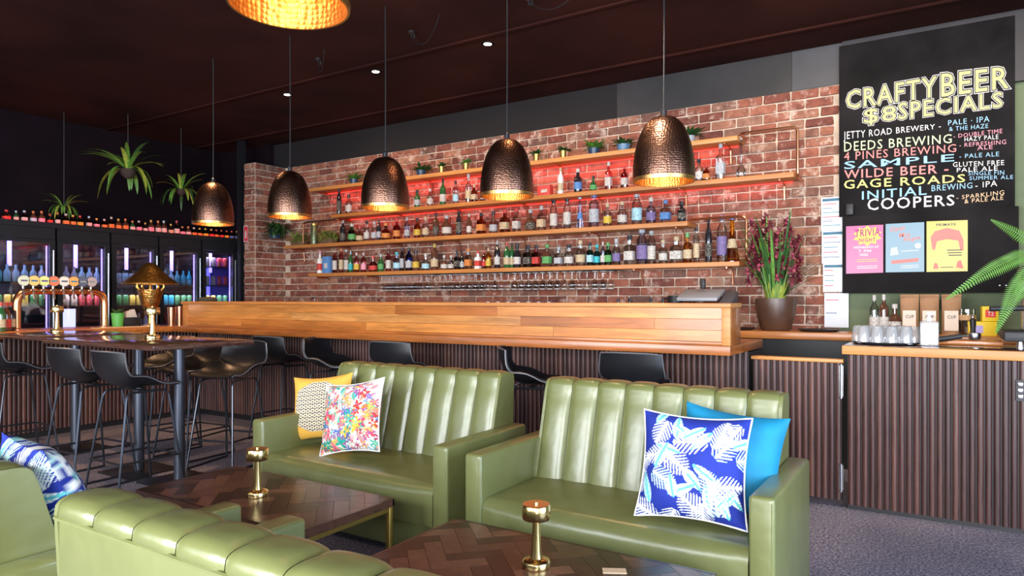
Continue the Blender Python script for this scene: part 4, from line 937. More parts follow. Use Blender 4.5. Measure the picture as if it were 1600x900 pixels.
# lower board
YL = 6.40; a = onY(1316, 400, YL); b = onY(1592, 400, YL); z0 = onY(1330, 458, YL).z; z1 = onY(1330, 337, YL).z
lbd = thing('lower_chalkboard', 'wide blank black board below the beer menu, three posters pinned on it', 'chalkboard', (0, 0, 0))
part('board', MB().box(a.x, b.x, YL, YL+.09, z0, z1), M_chalk, lbd, bevel=.003)
for uu in (1562, 1572): q = onY(uu, 446, YL); part('screw', MB().ball((q.x, YL-.002, q.z), .006, .004, .006, 8, 4), M_white, lbd)
q = onY(1328, 320, YC-.03); tag(part('wall_speaker', MB().prism([(q.x-.03, YC-.06), (q.x+.03, YC-.06), (q.x+.03, YC-.002), (q.x-.03, YC-.002)], z1+.003, z1+.10), M_black, None, bevel=.01), 'small black box sitting on the lower board at its left corner', 'speaker')
def poster(name, label, u0, v0t, u1, v1t, v0b, v1b, col):
    t = thing(name, label, 'poster', (0, 0, 0), group='posters on the black board'); Y = YL-.003
    c = box4(u0, v0b, v0t, u1, v1b, v1t, Y); mb = MB(); k = [tuple(p) for p in (c[0], c[2], c[3], c[1])]; bk = [(x, y+.0025, z) for x, y, z in k]
    mb.add(k+bk, [(0, 1, 2, 3), (7, 6, 5, 4), (0, 4, 5, 1), (1, 5, 6, 2), (2, 6, 7, 3), (3, 7, 4, 0)])
    part('sheet', mb, P(name+label[:4], tuple(c_*.62 for c_ in col), .3), t, smooth=False)
    def at(x, y, lift=0): p = (c[0]*(1-x)+c[2]*x)*(1-y)+(c[1]*(1-x)+c[3]*x)*y; return p+Vector((0, -lift, 0))
    return t, at
def words(t, at, tx, x0, x1, y0, y1, m, lift=.0006, tilt=0, off=.0): lettering(tx, [at(x0, y0), at(x0, y1), at(x1, y0+tilt), at(x1, y1+tilt)], m, t, lift, off)
def shape(t, at, pts, m, lift, name='printed_shape'):
    mb = MB().add([at(x, y, lift) for x, y in pts], [tuple(range(len(pts)))]); return part(name, mb, m, t, smooth=False)
Mk = P('print_black', (.03, .02, .03), .5); Mpw = P('print_white', (.66, .64, .62), .5); Mmag = P('print_magenta', (.36, .01, .14), .5); Myel = P('print_yellow', (.62, .50, .10), .5); Msal = P('print_salmon', (.60, .17, .14), .5)
t, at = poster('poster', 'pink trivia night poster with yellow star burst, left of three', 1322, 353.7, 1380, 351, 427.7, 426, (.72, .10, .34))
def burst(cx_, cy_, rx, ry, n_): return [(cx_+(rx if k % 2 else rx*.72)*cos(pi*k/n_), cy_+(ry if k % 2 else ry*.72)*sin(pi*k/n_)) for k in range(2*n_)]
shape(t, at, burst(.58, .78, .40, .22, 10), Myel, .0003)
words(t, at, 'TRIVIA', .24, .92, .76, .92, Mmag, tilt=.02, off=.02); words(t, at, 'NIGHT', .36, .80, .65, .74, Mmag, off=.02)
for y, x0_, x1_, tx in ((.52, .2, .88, 'WEDNESDAYS AT'), (.44, .34, .68, '7 PM'), (.36, .38, .6, 'FREE')): words(t, at, tx, x0_, x1_, y, y+.05, Mpw, off=.02)
for y in (.28, .24, .14, .10): shape(t, at, [(.3, y), (.85, y), (.85, y+.012), (.3, y+.012)], Myel if y > .2 else Mpw, .0004)
t, at = poster('poster', 'pale blue poster with salmon lettering, middle of three', 1383.8, 350, 1444, 347, 425.6, 424.6, (.22, .40, .52))
words(t, at, 'Open', .12, .5, .80, .93, Msal, tilt=.03, off=.02); words(t, at, 'Mic', .36, .64, .70, .80, Msal, tilt=.02, off=.02); words(t, at, 'Night', .48, .92, .60, .70, Msal, tilt=.03, off=.02)
shape(t, at, [(.84+.08*cos(a_*.5), .53+.055*sin(a_*.5)) for a_ in range(13)], Mpw, .0004)
shape(t, at, [(.15, .17), (.85, .21), (.86, .28), (.15, .24)], Msal, .0004); shape(t, at, [(.12, .34), (.35, .36), (.30, .52), (.14, .50)], P('print_grey', (.45, .5, .5), .5), .0004)
for y in (.42, .12, .08): shape(t, at, [(.4, y), (.86, y+.01), (.86, y+.022), (.4, y+.012)], Mpw, .0005)
t, at = poster('poster', 'yellow poster with a soft pink-red arch shape, right of three', 1447.8, 346, 1512, 343.8, 425, 423.8, (.85, .66, .05))
words(t, at, 'PRIMATE', .24, .72, .90, .95, Mk, off=.03)
arch = [(.14, .45), (.10, .68), (.20, .80), (.50, .86), (.80, .80), (.90, .62), (.90, .40), (.82, .42), (.78, .60), (.50, .64), (.26, .60), (.20, .42)]
shape(t, at, arch, Msal, .0004); shape(t, at, [(.16, .06), (.30, .06), (.27, .16), (.2, .18)], Msal, .0004); shape(t, at, [(.72, .08), (.90, .05), (.84, .22), (.76, .2)], Msal, .0004)
for k, y in enumerate((.41, .36, .31)): shape(t, at, [(.50+.02*k, y), (.86, y), (.86, y+.018), (.50+.02*k, y+.018)], Mk, .0005)
shape(t, at, [(.34, .08), (.66, .08), (.66, .092), (.34, .092)], Mk, .0005)
# notices on the brick edge
YN = YW-.035
def sheet(label, u0, u1, vt, vb, bands, head, yy=YN, col=(.74, .77, .82)):
    t = thing('paper_notice', label, 'notice', (0, 0, 0), group='white notices at the brick edge'); a = onY(u0, vt, yy); b = onY(u1, vb, yy)
    part('sheet', MB().box(a.x, b.x, yy, yy+.002, b.z, a.z), P('paper%.2f' % col[0], col, .35), t)
    w_ = b.x-a.x; h_ = a.z-b.z
    if head: part('header_bar', MB().box(a.x+.01, b.x-.005, yy-.0006, yy-.0001, a.z-.035, a.z-.012), P('navy_ink', head, .5), t)
    for k in range(bands):
        zz = a.z-.055-k*(h_-.07)/max(1, bands); part('text_line', MB().box(a.x+.012, a.x+w_*random.uniform(.5, .92), yy-.0006, yy-.0001, zz-.008, zz), P('ink%d' % (k % 3), ((.55, .12, .16), (.18, .22, .32), (.10, .28, .34))[k % 3], .6), t)
sheet('top white notice with dark teal heading on the brick edge', 1283, 1318, 309, 360, 6, (.02, .12, .20))
sheet('second white notice down with dark heading on the brick edge', 1284, 1317, 361, 411, 5, (.02, .12, .20))
sheet('third white notice down with blue sketch lines on the brick edge', 1286, 1318, 412, 456, 4, (.02, .20, .30))
sheet('lowest shiny plastic sleeve notice reaching the back counter', 1288, 1326, 458, 512, 2, None, YN-.003, (.60, .62, .66))
# ================================================================== COFFEE COUNTER ITEMS
p = onZ(1384, 537.5, ZT)
t = thing('serving_tray', 'round black tray full of upturned glasses on the coffee counter', 'tray', p)
part('tray', MB().lathe([(.16, .0), (.195, .006), (.205, .018), (.200, .018), (.19, .008), (.001, .008)], 36), M_black, t)
gm = MB().lathe([(.038, 0), (.037, .03), (.028, .105), (.022, .112), (.001, .112)], 14, caps=False).mesh('glass', glass('tumbler_glass', (.97, .97, .98), .35, .08, .22))
rg = MB().lathe([(.0385, 0), (.0395, .003), (.0385, .006)], 14, caps=False).mesh('rim', glass('tumbler_glass', (.97, .97, .98), .35, .08, .22))
rows_ = [(0, -.11, 4), (0, -.03, 5), (0, .05, 4), (0, .12, 3)]
for ri, (_, dy, n_) in enumerate(rows_):
    for k in range(n_):
        xx = (k-(n_-1)/2)*.082; o = thing('tumbler', 'upturned clear tumbler on the black tray, row %s from the front, %s from left' % (ORD[ri], ORD[k]), 'glass', (p.x+xx, p.y+dy, ZT+.009), group='upturned tumblers on the tray')
        link('body', gm, o); link('rim', rg, o)
p = onZ(1452, 541, ZT)
t = thing('sanitiser_bottle', 'clear pump bottle with white label on the coffee counter', 'bottle', p)
part('body', MB().box(-.052, .052, -.03, .03, 0, .16), glass('tumbler_glass', (.97, .97, .98), .35, .08, .22), t, bevel=.012)
part('paper_label', MB().box(-.045, .045, -.0315, -.0305, .015, .145), M_white, t, 'white label')
for k in range(3): part('text_line', MB().box(-.03, .03-.01*k, -.0322, -.0316, .105-k*.02, .109-k*.02), P('grey_ink', (.35, .35, .4), .5), t)
part('pump', MB().lathe([(.016, .16), (.016, .18), (.008, .182), (.008, .2)], 14).box(-.012, .03, -.01, .01, .2, .214), M_white, t, 'white pump')
p = onZ(1480, 527, ZT+.015)
t = thing('chopping_board', 'dark timber board lying on the coffee counter', 'board', (p.x+.10, 5.42, ZT)); part('slab', MB().box(-.2, .2, -.09, .09, 0, .03), M_timber, t, bevel=.005)
t = thing('portafilter', 'coffee portafilter with thick black handle lying on the board', 'portafilter', (p.x+.02, 5.28, ZT+.0)); t.rotation_euler = (0, 0, .15)
part('handle', MB().tube([(-.09, 0, .035), (-.02, 0, .045), (.06, 0, .06)], lambda k: .020-.004*k, 12), M_black, t)
part('filter_basket', MB().lathe([(.03, .04), (.034, .045), (.034, .08), (.028, .083)], 20, c=(.13, 0, 0)).tube([(.06, 0, .06), (.10, 0, .062)], .008), M_steel, t)
# back counter items
def kbag(label, u):
    x = onY(u, 500, 6.2).x; t = thing('coffee_bag', label, 'bag', (x, 6.22, 1.08), group='kraft coffee bags')
    w_ = .064
    def g(i, j):
        a = 2*i-1; pr = .05*(1-j)**.8+.004; y = -pr*(1-abs(a)**3); return (a*w_*(1-.04*sin(pi*j)), y, j*.30)
    def g2(i, j): x_, y_, z_ = g(i, j); return (x_, -y_*.6, z_)
    part('bag', MB().grid(g, 10, 8).grid(g2, 10, 8), P('kraft_paper', (.34, .18, .09), .75, bump=1.0, bscale=22, var=.25, vscale=9), t, angle=80)
    part('top_fold', MB().box(-w_, w_, -.012, .006, .285, .305), P('kraft_paper', (.42, .25, .13), .75), t, bevel=.002)
    part('paper_label', MB().prism([(-.052, .03), (-.030, .18), (-.029, .18), (-.051, .03)], -.045, .045, 'x'), P('cream_label', (.70, .58, .48), .7), t, 'cream label')
    for v_ in t.children:
        if v_.name.startswith('paper_label'): v_.location = (0, -.006, 0)
    lettering('CUP', [Vector((-.025, -.049, .12)), Vector((-.025, -.045, .145)), Vector((.03, -.049, .12)), Vector((.03, -.045, .145))], Mk, t, .0, .01)
kbag('brown kraft coffee bag, left of three on the back counter', 1421)
kbag('brown kraft coffee bag, middle of three on the back counter', 1452)
kbag('brown kraft coffee bag, right of three, partly behind the fern', 1486.5)
for u, vt, k_, lab in ((1366, 461, 'clear', 'clear syrup bottle with pale neck, leftmost above the tumblers'), (1381, 460, 'brown', 'dark syrup bottle with pale neck, second above the tumblers'), (1398, 475, 'brown', 'squat dark bottle with white top left of the kraft bags')):
    q = onY(u, vt, 6.2); bottle((q.x, 6.2, 1.08), q.z-1.08, .072 if vt < 470 else .095, 'w' if vt < 470 else 'q', k_, 'white', 'white', lab, name='syrup_bottle', group='syrup bottles')
q = onY(1504, 483, 6.2)
t = thing('storage_jar', 'glass jar of coffee beans with cork band right of the kraft bags', 'jar', (q.x+.03, 6.2, 1.08))
part('body', MB().lathe([(.05, 0), (.054, .01), (.054, q.z-1.08), (.05, q.z-1.08)], 20), glass('glass_clear', COL['clear']), t)
part('coffee_beans', MB().lathe([(.049, .012), (.051, .02), (.051, .10), (.02, .105)], 20), P('coffee_beans', (.05, .02, .012), .5, bump=1, bscale=90), t)
part('cork_band', MB().lathe([(.0555, .11), (.057, .115), (.057, .145), (.0555, .15)], 20, caps=False), M_cork, t)
M_yel = P('tea_yellow', (.85, .60, .02), .5)
q = onY(1546, 505, 6.15)
t = thing('tea_box', 'yellow tea box with red square logo, upper of the two', 'box', (q.x, 6.15, 1.08+.105), .15)
part('carton', MB().box(-.05, .05, -.035, .035, 0, .11), M_yel, t, bevel=.002); part('logo_square', MB().box(-.032, .032, -.0365, -.0355, .03, .085), P('logo_red', (.72, .04, .03), .5), t)
lettering('T2', [Vector((-.018, -.037, .042)), Vector((-.018, -.037, .072)), Vector((.018, -.037, .042)), Vector((.018, -.037, .072))], Mpw, t, .0, .02)
t = thing('tea_box', 'yellow box with pale violet square, lower one beside the portafilter', 'box', (q.x-.05, 6.15, 1.08), .1)
part('carton', MB().box(-.085, .09, -.05, .05, 0, .103), M_yel, t, bevel=.002); part('logo_square', MB().box(-.055, .005, -.0515, -.0505, .02, .075), P('logo_violet', (.45, .38, .72), .5), t)
t = thing('pepper_mill', 'small black grinder left of the yellow boxes', 'grinder', (onY(1520, 500, 6.1).x, 6.1, 1.08)); part('body', MB().lathe([(.025, 0), (.018, .04), (.022, .09), (.02, .12)], 14), M_black, t); part('top', MB().ball((0, 0, .135), .018, .018, .02), M_steel, t)
# espresso machine at right edge
q = onZ(1590, 537, ZT)
t = thing('espresso_machine', 'black and steel espresso machine cut by the right picture edge', 'coffee machine', (q.x+.10, 5.22, ZT))
part('drip_tray', MB().box(-.21, .5, -.17, .25, .045, .105), M_black, t, bevel=.008)
for dx in (-.13, -.02, .3): part('foot', MB().lathe([(.02, 0), (.016, .045)], 14, c=(dx, -.12, 0)), M_steel, t)
part('body', MB().box(-.10, .5, .05, .25, .106, .42), M_steel, t, bevel=.012)
part('top_case', MB().box(-.12, .5, -.14, .25, .421, .50), M_black, t, bevel=.012)
part('group_head', MB().lathe([(.03, .26), (.038, .28), (.038, .34), (.02, .42)], 18, c=(-.04, -.08, 0)), M_steel, t)
for dx in (-.09, -.03, .02): part('steam_pipe', MB().tube(rounded([(dx, -.02, .43), (dx-.01, -.12, .36), (dx-.02, -.13, .12)], .03), .009, 8), M_steel, t)
part('portafilter_handle', MB().tube([(-.07, -.1, .245), (-.28, -.16, .24)], .016, 10), M_black, t, 'black portafilter handle sticking out left')
# fern from right edge
fb = thing('boston_fern', 'green fern with long arching fronds entering from the right edge', 'plant', (1.02, 5.06, 1.552))
part('pot', MB().lathe([(.09, 0), (.13, .16), (.12, .16), (.11, .13)], 20), M_greypot, fb)
def frond(pts, wmax, n_=38, mat=None):
    P3 = [Vector(p_) for p_ in pts]; mb = MB(); path = []
    m_ = len(P3)-1
    for i in range(n_+1):
        s_ = i/n_*m_; k = min(m_-1, int(s_)); f_ = s_-k
        a_ = P3[max(0, k-1)]; b_ = P3[k]; c_ = P3[k+1]; d_ = P3[min(m_, k+2)]
        path.append(.5*((2*b_)+(c_-a_)*f_+(2*a_-5*b_+4*c_-d_)*f_*f_+(3*b_-a_-3*c_+d_)*f_**3))
    mb.tube(path, .0022, 5)
    for i in range(1, n_):
        tn = (path[i+1]-path[i-1]).normalized(); sd = tn.cross(Vector((.25, -.85, .45))).normalized(); ww = wmax*min(1, 3*i/n_)*min(1, 2.2*(1-i/n_)+.12)
        for s_ in (-1, 1):
            b_ = path[i]; tip = b_+sd*s_*ww+tn*ww*.25+Vector((0, 0, -.15*ww)); hw = tn*(.34*(path[i+1]-path[i]).length)
            md = (b_+tip)/2; mb.add([b_-hw*.6, md-hw*1.0+Vector((0, -.003, 0)), tip, md+hw*1.0, b_+hw*.6], [(0, 1, 2, 3, 4)])
    return mb
def fw(lst): return [onY(u, v, y) -Vector((1.02, 5.06, 1.552)) for u, v, y in lst]
part('frond', frond(fw([(1680, 420, 5.0), (1610, 398, 4.85), (1575, 408, 4.78), (1530, 432, 4.72), (1478, 468, 4.68)]), .052, 60), M_fern, fb)
part('frond', frond(fw([(1680, 440, 5.0), (1625, 415, 4.8), (1595, 440, 4.76), (1575, 478, 4.74), (1556, 520, 4.72)]), .052, 54), M_fern, fb)
part('frond', frond(fw([(1690, 430, 5.1), (1640, 395, 5.0), (1585, 362, 4.95), (1548, 343, 4.92)]), .05, 46), P('mid_fern', (.09, .22, .03), .5), fb)
part('frond', frond(fw([(1690, 430, 5.0), (1630, 440, 4.85), (1600, 450, 4.8), (1590, 470, 4.8)]), .06, 30), M_fern, fb)
part('frond', frond([(0, 0, .15), (.15, -.1, .35), (.35, -.2, .3), (.5, -.25, .1)], .07, 40), M_fern, fb)
part('frond', frond([(0, 0, .15), (.1, .1, .4), (.1, .3, .5), (.0, .5, .4)], .07, 40), M_fern, fb)
# black trays on the back counter
for u, lab in ((1280, 'thin black tray leaning flat on the back counter right of the orchid'), (1150, 'thin black tray on the back counter left of the orchid')):
    x = onY(u, 515, 6.15).x
    tag(part('flat_tray', MB().lathe([(.13, 0), (.16, .012), (.165, .02), (.155, .018), (.001, .006)], 30), M_black, None, loc=(x, 6.15, 1.081)), lab, 'tray')
# ================================================================== FRIDGES
XF = -8.6
ZF = 2.15
fy = [onX(u, 400, XF).y for u in (-40, 86, 171, 246, 313, 368)]
fr_names = ['leftmost', 'second from left', 'middle', 'fourth from left', 'rightmost']
KG = glass('fridge_glass', (.80, .82, .86), .12)
canm = {}
def item_mesh(kind, c, h, r):
    key = (kind, c, round(h, 2), r)
    if key not in canm:
        prof = [(r*.9, 0), (r, .01), (r, h*.9), (r*.8, h)] if kind == 'can' else [(r*.9, 0), (r, .01), (r, h*.55), (r*.4, h*.74), (r*.36, h)]
        canm[key] = MB().lathe(prof, 8).mesh('drink', P('drink_'+c, {**LAB, 'dg': (.04, .2, .05), 'am': (.25, .10, .03)}.get(c, (.5, .5, .5)), .3, coat=.3))
    return canm[key]
rows_z = [.98, 1.27, 1.54, 1.80]
nitem = 0
for k in range(5):
    y0, y1 = fy[k]+.012, fy[k+1]-.012
    t = thing('drinks_fridge', 'black glass-door drinks fridge with violet light, %s of five' % fr_names[k], 'fridge', (XF, (y0+y1)/2, 0), group='glass door fridges'); hw = (y1-y0)/2
    part('cabinet', MB().box(-.55, -.53, -hw, hw, .1, ZF-.1).box(-.53, 0, -hw, -hw+.03, .1, ZF-.1).box(-.53, 0, hw-.03, hw, .1, ZF-.1).box(-.55, 0, -hw, hw, ZF-.099, ZF).box(-.55, 0, -hw, hw, 0, .099), M_blackmetal, t)
    part('fascia', MB().box(.001, .03, -hw, hw, ZF-.13, ZF), M_black, t)
    dr = part('door', MB().box(.001, .035, -hw, -hw+.055, .12, ZF-.135).box(.001, .035, hw-.055, hw, .12, ZF-.135).box(.001, .035, -hw+.055, hw-.055, .12, .2).box(.001, .035, -hw+.055, hw-.055, ZF-.17, ZF-.135), M_black, t)
    part('pane', MB().box(.014, .02, -hw+.056, hw-.056, .2, ZF-.171), KG, dr)
    part('handle', MB().tube([(.06, hw-.03, 1.0), (.06, hw-.03, 1.9)], .010, 8).tube([(.03, hw-.03, 1.05), (.06, hw-.03, 1.05)], .008, 6).tube([(.03, hw-.03, 1.85), (.06, hw-.03, 1.85)], .008, 6), M_steel, dr)
    part('violet_reflection', MB().box(-.03, -.018, hw-.072, hw-.06, .3, ZF-.2), M_refl_vio, t, 'glowing violet strip by the door, imitating a window reflection')
    part('violet_reflection', MB().box(-.20, -.19, -.012, .030, 1.72, ZF-.13), M_refl_vio, t, 'short glowing violet panel imitating a window reflection')  # strip and panel glow to imitate window reflections in the glass
    if k == 4: part('blue_back_panel', MB().box(-.529, -.526, -hw+.035, hw-.035, .9, 1.9), M_led_blu, t, 'lit blue rear wall')
    area('fridge_light', (XF-.12, (y0+y1)/2, ZF-.18), (0, radians(20), 0), .10, 2*hw-.12, 3.2, (.62, .52, 1)); area('fridge_light', (XF-.05, (y0+y1)/2, 1.47), (0, radians(25), 0), .06, 2*hw-.12, 2.2, (.66, .62, 1))
    if k < 2: part('lower_reflection_panel', MB().box(-.30, -.28, -.10, .05, .93, 1.23), P('pale_violet_reflection', (.6, .6, 1), .5, emit=(.55, .55, 1), es=2), t, 'pale violet glowing panel imitating a window reflection low in the fridge')  # added glowing panel in place of a reflected window
    for zz in (rows_z[:3] if k < 4 else [1.27, 1.54, 1.80]):
        part('wire_shelf', MB().box(-.5, -.03, -hw+.035, hw-.035, zz-.012, zz), P('shelf_grey', (.05, .05, .06), .4, .5), t)
        if k < 2 and zz < 1.1: continue
        n_ = max(3, int((2*hw-.12)/.072)); pal = random.choice([['dg', 'dg', 'green', 'yellow'], ['am', 'white', 'cream', 'red'], ['teal', 'green', 'cream', 'white'], ['orange', 'am', 'white', 'blue'], ['white', 'grey', 'ltblue', 'teal']])
        if k == 4 and zz > 1.3: pal = ['white', 'white', 'red']
        cc_ = random.choice(pal); kd = 'can' if (k == 4 or random.random() < .35) else 'bottle'
        for q_ in range(n_):
            if q_ % 3 == 0: cc_ = random.choice(pal)
            yy = (y0+y1)/2-hw+.075+q_*(2*hw-.15)/(n_-1)
            o = link('drink_bottle' if kd == 'bottle' else 'drink_can', item_mesh(kd, cc_, .13 if kd == 'can' else .19, .034), None, (XF-.12, yy, zz)); nitem += 1
            tag(o, '%s %s, %s shelf of the %s fridge, %s from left' % ({'dg': 'dark green', 'am': 'amber', 'ltblue': 'light blue'}.get(cc_, cc_), kd, ('bottom', 'second', 'third', 'top')[rows_z.index(zz)], fr_names[k], ordn(q_)), kd, 'drinks inside the %s fridge' % fr_names[k])
# shelf on top with red light and bottles
y0, y1 = fy[0], fy[5]
sh = thing('bottle_ledge', 'long black ledge over the fridges, glowing red under a row of bottles', 'shelf', (0, 0, 0))
part('ledge', MB().box(XF-.35, XF+.06, y0, y1+.02, ZF+.001, ZF+.04), M_black, sh)
part('lip', MB().box(XF+.045, XF+.06, y0, y1+.02, ZF+.041, ZF+.06), M_black, sh)
part('red_led_strip', MB().box(XF+.022, XF+.043, y0, y1, ZF+.041, ZF+.052), P('red_led_bright', (.8, .05, .03), .5, emit=(1, .04, .03), es=9), sh, 'glowing red strip')
TB = [(10,347,13,'red','red'),(25,333,8,'dkgreen','white'),(38,329,10,'amber','white'),(52,330,10,'brown','ltblue'),(65,330,10,'brown','pink'),(78,340,9,'clear','red'),(90,332,8,'green','white'),(103,334,10,'amber','orange'),(114,336,9,'red','orange'),(125,337,10,'amber','yellow'),(139,338,9,'red','white'),(151,349,9,'red','pink'),(163,350,9,'amber','orange'),(174,339,9,'amber','orange'),(185,342,9,'brown','orange'),(196,342,9,'brown','orange'),(207,345,8,'dkgreen','white'),(217,345,9,'red','pink'),(227,348,7,'clear','white'),(236,344,9,'brown','pink'),(247,345,9,'brown','white'),(256,345,9,'brown','white'),(267,350,8,'clear','cream'),(276,345,9,'red','white'),(285,354,9,'amber','pink'),(294,354,9,'brown','white'),(303,357,9,'red','orange'),(312,357,8,'blue','orange'),(321,357,9,'amber','yellow'),(330,358,9,'red','red'),(338,360,7,'amber','orange'),(346,360,7,'blue','red'),(354,361,7,'amber','yellow'),(362,361,7,'blue','blue'),(370,361,6,'clear','blue')]
for k, (u, vt, wp, gc, lc) in enumerate(TB):
    xx = XF-.06; p = onX(u, vt, xx); d_ = depthX(u, xx); base = ZF+.04
    h = max(.13, p.z-base)
    bottle((xx, p.y, base), min(h, .28), wp*d_/F*.82, 'l' if h > .2 else 's', gc, lc, random.choice(('white', 'ltblue', 'red', 'yellow', 'orange')) , '%s bottle, %s label, on the ledge over the fridges, %s from left' % (GN[gc], LN.get(lc, lc), ordn(k)), name='beer_bottle', group='bottles over the fridges', seg=8)
# black steel post and fire sign beside the pier
p = onX(379, 400, -8.2)
struct('trim_5', MB().box(-8.26, -8.18, 5.98, 6.06, 0, ZC), M_blackmetal)
p = onY(389, 365, 5.975); 
t = thing('fire_sign', 'small red and white extinguisher sign on the brick pier edge', 'sign', (-8.06, 5.975, p.z))
part('plate', MB().box(-.045, .045, 0, .003, -.11, .11), P('sign_red', (.75, .03, .05), .4), t)
part('extinguisher_symbol', MB().prism([(-.014, -.06), (.014, -.06), (.014, .02), (.004, .05), (-.004, .05), (-.014, .02)], -.0008, -.0001, 'y'), Mpw, t)
part('border', MB().box(-.045, .045, -.0008, -.0001, .100, .110).box(-.045, .045, -.0008, -.0001, -.11, -.10).box(-.045, -.039, -.0008, -.0001, -.1, .1).box(.039, .045, -.0008, -.0001, -.1, .1), Mpw, t)
struct('wall_upper', MB().box(-9.35, -9.2, -3, 6.5, 0, ZC), M_darkwall)
struct('trim_6', MB().box(-9.2, -8.12, 6.4, 6.5, 0, ZC), M_darkwall)
# hanging ferns over the fridges
def hanging_fern(label, u, v, X, sc, seed, name='hanging_fern'):
    p = onX(u, v, X); t = thing(name, label, 'plant', p); rnd = random.Random(seed)
    part('basket', MB().lathe([(.04*sc, -.16*sc), (.11*sc, -.10*sc), (.14*sc, 0), (.12*sc, 0)], 16), P('dark_basket', (.04, .025, .02), .8), t)
    part('cord', MB().tube([(0, 0, 0), (0, 0, ZC-p.z)], .004, 5), M_black, t)
    for k in range(26):
        a = k*2.4+rnd.uniform(-.2, .2); e = rnd.choice((1.4, .9, .4, .2, .1))
        mb = leaf(MB(), (cos(a)*.03, sin(a)*.03, 0), (cos(a), sin(a), e), rnd.uniform(.5, .85)*sc, .075*sc, 1.2 if e > .8 else 3.2, 9)
        part('frond', mb, (M_leafm, M_leafd, M_leafy)[0 if k % 3 else (1 if k % 2 else 2)], t)
hanging_fern('large hanging fern with long drooping fronds above the fridges', 200, 265, -8.2, .66, 5)
hanging_fern('smaller hanging fern right of the large one above the fridges', 283, 296, -8.3, .48, 8)
hanging_fern('dim leafy hanging plant at left above the fridge ledge', 100, 322, -8.75, .32, 9)
spot('plant_light', (-6.9, 4.0, 3.45), 12, (1, .75, .4), 60, .7, .04, (-8.3, 4.5, 2.9))
# ================================================================== SIDE BAR: TAPS, LAMP, ODDS
XT = -7.5
ya = onX(26, 455, XT).y; yb = onX(163, 455, XT).y; zt_ = 1.43
t = thing('beer_tap_arch', 'copper pipe arch with eight round beer tap badges on side bar', 'beer tap', (XT, (ya+yb)/2, ZT)); hy = (yb-ya)/2
part('copper_arch', MB().tube(rounded([(0, -hy, .0), (0, -hy, zt_-ZT), (0, hy, zt_-ZT), (0, hy, .0)], .14, 8), .036, 16), P('bright_copper', (.80, .36, .17), .25, 1), t)
for s_ in (-1, 1): part('flange', MB().lathe([(.065, 0), (.065, .012), (.04, .02)], 18, c=(0, s_*hy, 0)), M_copper, t)
bcol = [(.65, .72, .55), (.85, .60, .20), (.72, .80, .30), (.80, .22, .12), (.75, .74, .66), (.85, .42, .12), (.10, .13, .2), (.45, .36, .36)]
for k, u in enumerate((36, 52, 68, 83, 99, 114, 128, 142)):
    yy = onX(u, 445, XT+.05).y-(ya+yb)/2; 
    tp = part('tap', MB().tube(rounded([(0, yy, .385), (.05, yy, .40), (.08, yy, .30)], .03), .010, 8).lathe([(.012, 0), (.014, .04)], 10, c=(.05, yy, .40)), M_steel, t)
    part('badge', MB().tube([(.055, yy, .475), (.075, yy, .475)], .048, 18), P('badge%d' % k, bcol[k], .4), tp)
    part('badge_ring', MB().tube([(.0535, yy, .475), (.066, yy, .475)], .053, 18), M_steel, tp)
    part('badge_mark', MB().box(.0752, .0758, yy-.028, yy+.028, .468, .482), P('badge_mark%d' % k, tuple(max(0, 1-c*1.1)*.4 for c in bcol[k]), .5), tp)
ly = onX(235, 470, -7.4).y
t = thing('ornate_brass_lamp', 'ornate pierced brass lamp with cone shade on side bar corner', 'lamp', (-7.4, ly, ZT))
part('foot', MB().lathe([(.09, 0), (.09, .012), (.03, .03), (.022, .10), (.03, .17)], 24), M_brassleg, t)
part('bowl', MB().lathe([(.03, .165), (.07, .19), (.10, .27), (.125, .37), (.13, .40), (.12, .40), (.09, .28)], 28, caps=False), hammered('pierced_gold', (.62, .33, .09), .35, 40, 1), t)
for a in range(4): an = a*pi/2+.5; part('horn', MB().tube(rounded([(cos(an)*.12, sin(an)*.12, .39), (cos(an)*.16, sin(an)*.16, .43), (cos(an)*.14, sin(an)*.14, .48)], .03), .013, 8), M_brassleg, t)
part('post', MB().lathe([(.02, .3), (.035, .36), (.015, .42), (.012, .68)], 16), M_brassleg, t)
part('shade', MB().lathe([(.285, .46), (.283, .47), (.20, .535), (.12, .61), (.06, .68), (.03, .695), (.001, .70)], 36, caps=False), hammered('pierced_shade', (.60, .34, .10), .35, 26, 1), t)
point('ornate_lamp_light', (-7.4, ly, ZT+.5), 2.5, (1, .6, .25), .03)
for k, (u, hh, rr) in enumerate(((268, .20, .045), (281, .21, .045))):
    yy = onX(u, 500, -7.45).y
    t = thing('copper_tin', 'tall copper cocktail tin by the parapet end, %s of two' % ('left' if k == 0 else 'right'), 'tin', (-7.45, yy, ZT), group='cocktail tins'); part('body', MB().lathe([(rr*.8, 0), (rr, hh), (rr*.92, hh), (rr*.74, .01)], 20), M_copper, t); part('rim', MB().lathe([(rr*1.04, hh-.004), (rr*1.04, hh+.003), (rr*.95, hh+.003)], 20, caps=False), M_copper, t)
yy = onX(184, 495, -7.45).y
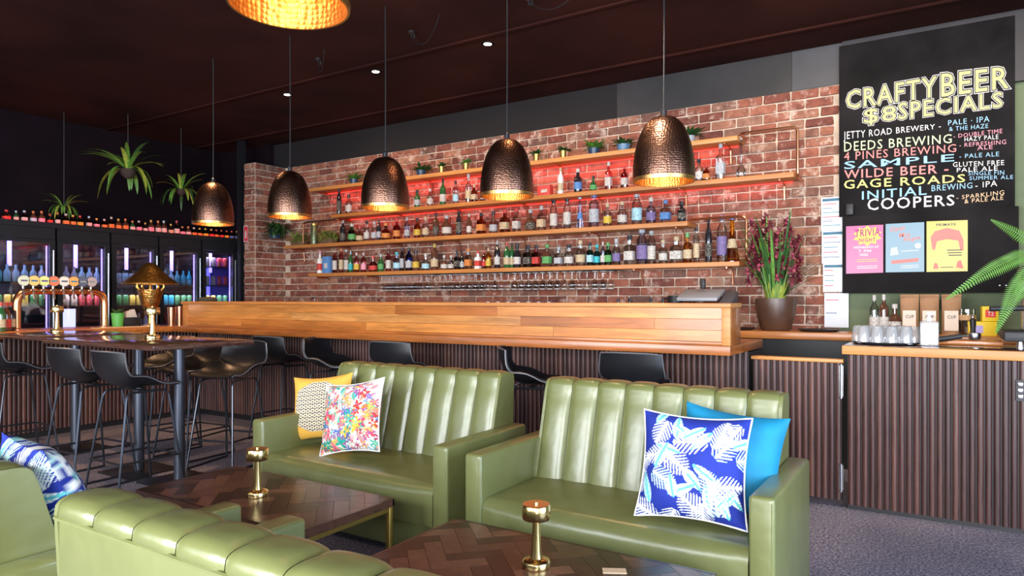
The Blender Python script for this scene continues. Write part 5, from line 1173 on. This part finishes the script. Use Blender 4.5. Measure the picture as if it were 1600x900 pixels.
t = thing('mint_tub', 'green tub of mint between tap arch and black caddy', 'tub', (-7.45, yy, ZT)); part('tub', MB().lathe([(.05, 0), (.065, .15)], 14), P('lime_tub', (.10, .42, .08), .4), t); part('leaves', bush(MB(), (0, 0, .15), .04, 30, .07, .02, seed=91), M_leafm, t)
yy = onX(207, 495, -7.45).y
t = thing('napkin_caddy', 'black caddy with napkins and straws beside the ornate lamp', 'caddy', (-7.5, yy, ZT)); part('box', MB().box(-.06, .06, -.09, .09, 0, .10), M_black, t, bevel=.004); part('napkins', MB().prism([(-.06, .10), (.06, .10), (.03, .19), (-.05, .16)], -.03, .04, 'x'), P('napkin', (.75, .62, .5), .8), t, bevel=.004)
yy = onX(205, 511, -7.28).y
tag(part('bar_mat', MB().box(-.05, .05, -.28, .28, 0, .008), P('pale_mat', (.62, .42, .22), .6), None, loc=(-7.30, onX(190, 509, -7.3).y, ZT+.0005)), 'pale timber board lying on the side bar by the taps', 'board')
for k, (u, c_) in enumerate(((2, 'dkgreen'), (10, 'brown'), (17, 'black'), (6, 'red'))):
    xx = -7.32-.045*k; yy = onX(u, 480, xx).y; bottle((xx, yy, ZT), .27 if k != 3 else .2, .075, 'w' if k < 3 else 'l', c_, 'red' if k % 2 else 'cream', 'red', '%s bottle in the cluster at the left picture edge on side bar' % GN[c_], name='wine_bottle', group='bottles at the left end of side bar')
q = onY(330, 467, 4.6)
tag(part('folded_cap', MB().lathe([(.09, 0), (.10, .02), (.07, .045), (.01, .05)], 16), P('dark_cloth', (.05, .045, .03), .9), None, loc=(q.x, 4.56, PZ+.0005)), 'small dark cloth bundle on the left end of the parapet', 'cloth')
# phone stand / service tap behind bar left
q = onY(485, 468, 6.1)
t = thing('beer_font', 'small curved chrome tap peeping over the left part of the bar', 'tap', (q.x, 6.1, 1.08)); part('spout', MB().tube(rounded([(0, 0, 0), (0, 0, .27), (.08, 0, .29), (.09, 0, .24)], .05), .010, 8), M_steel, t); part('flange', MB().lathe([(.03, 0), (.03, .01)], 14), M_steel, t)
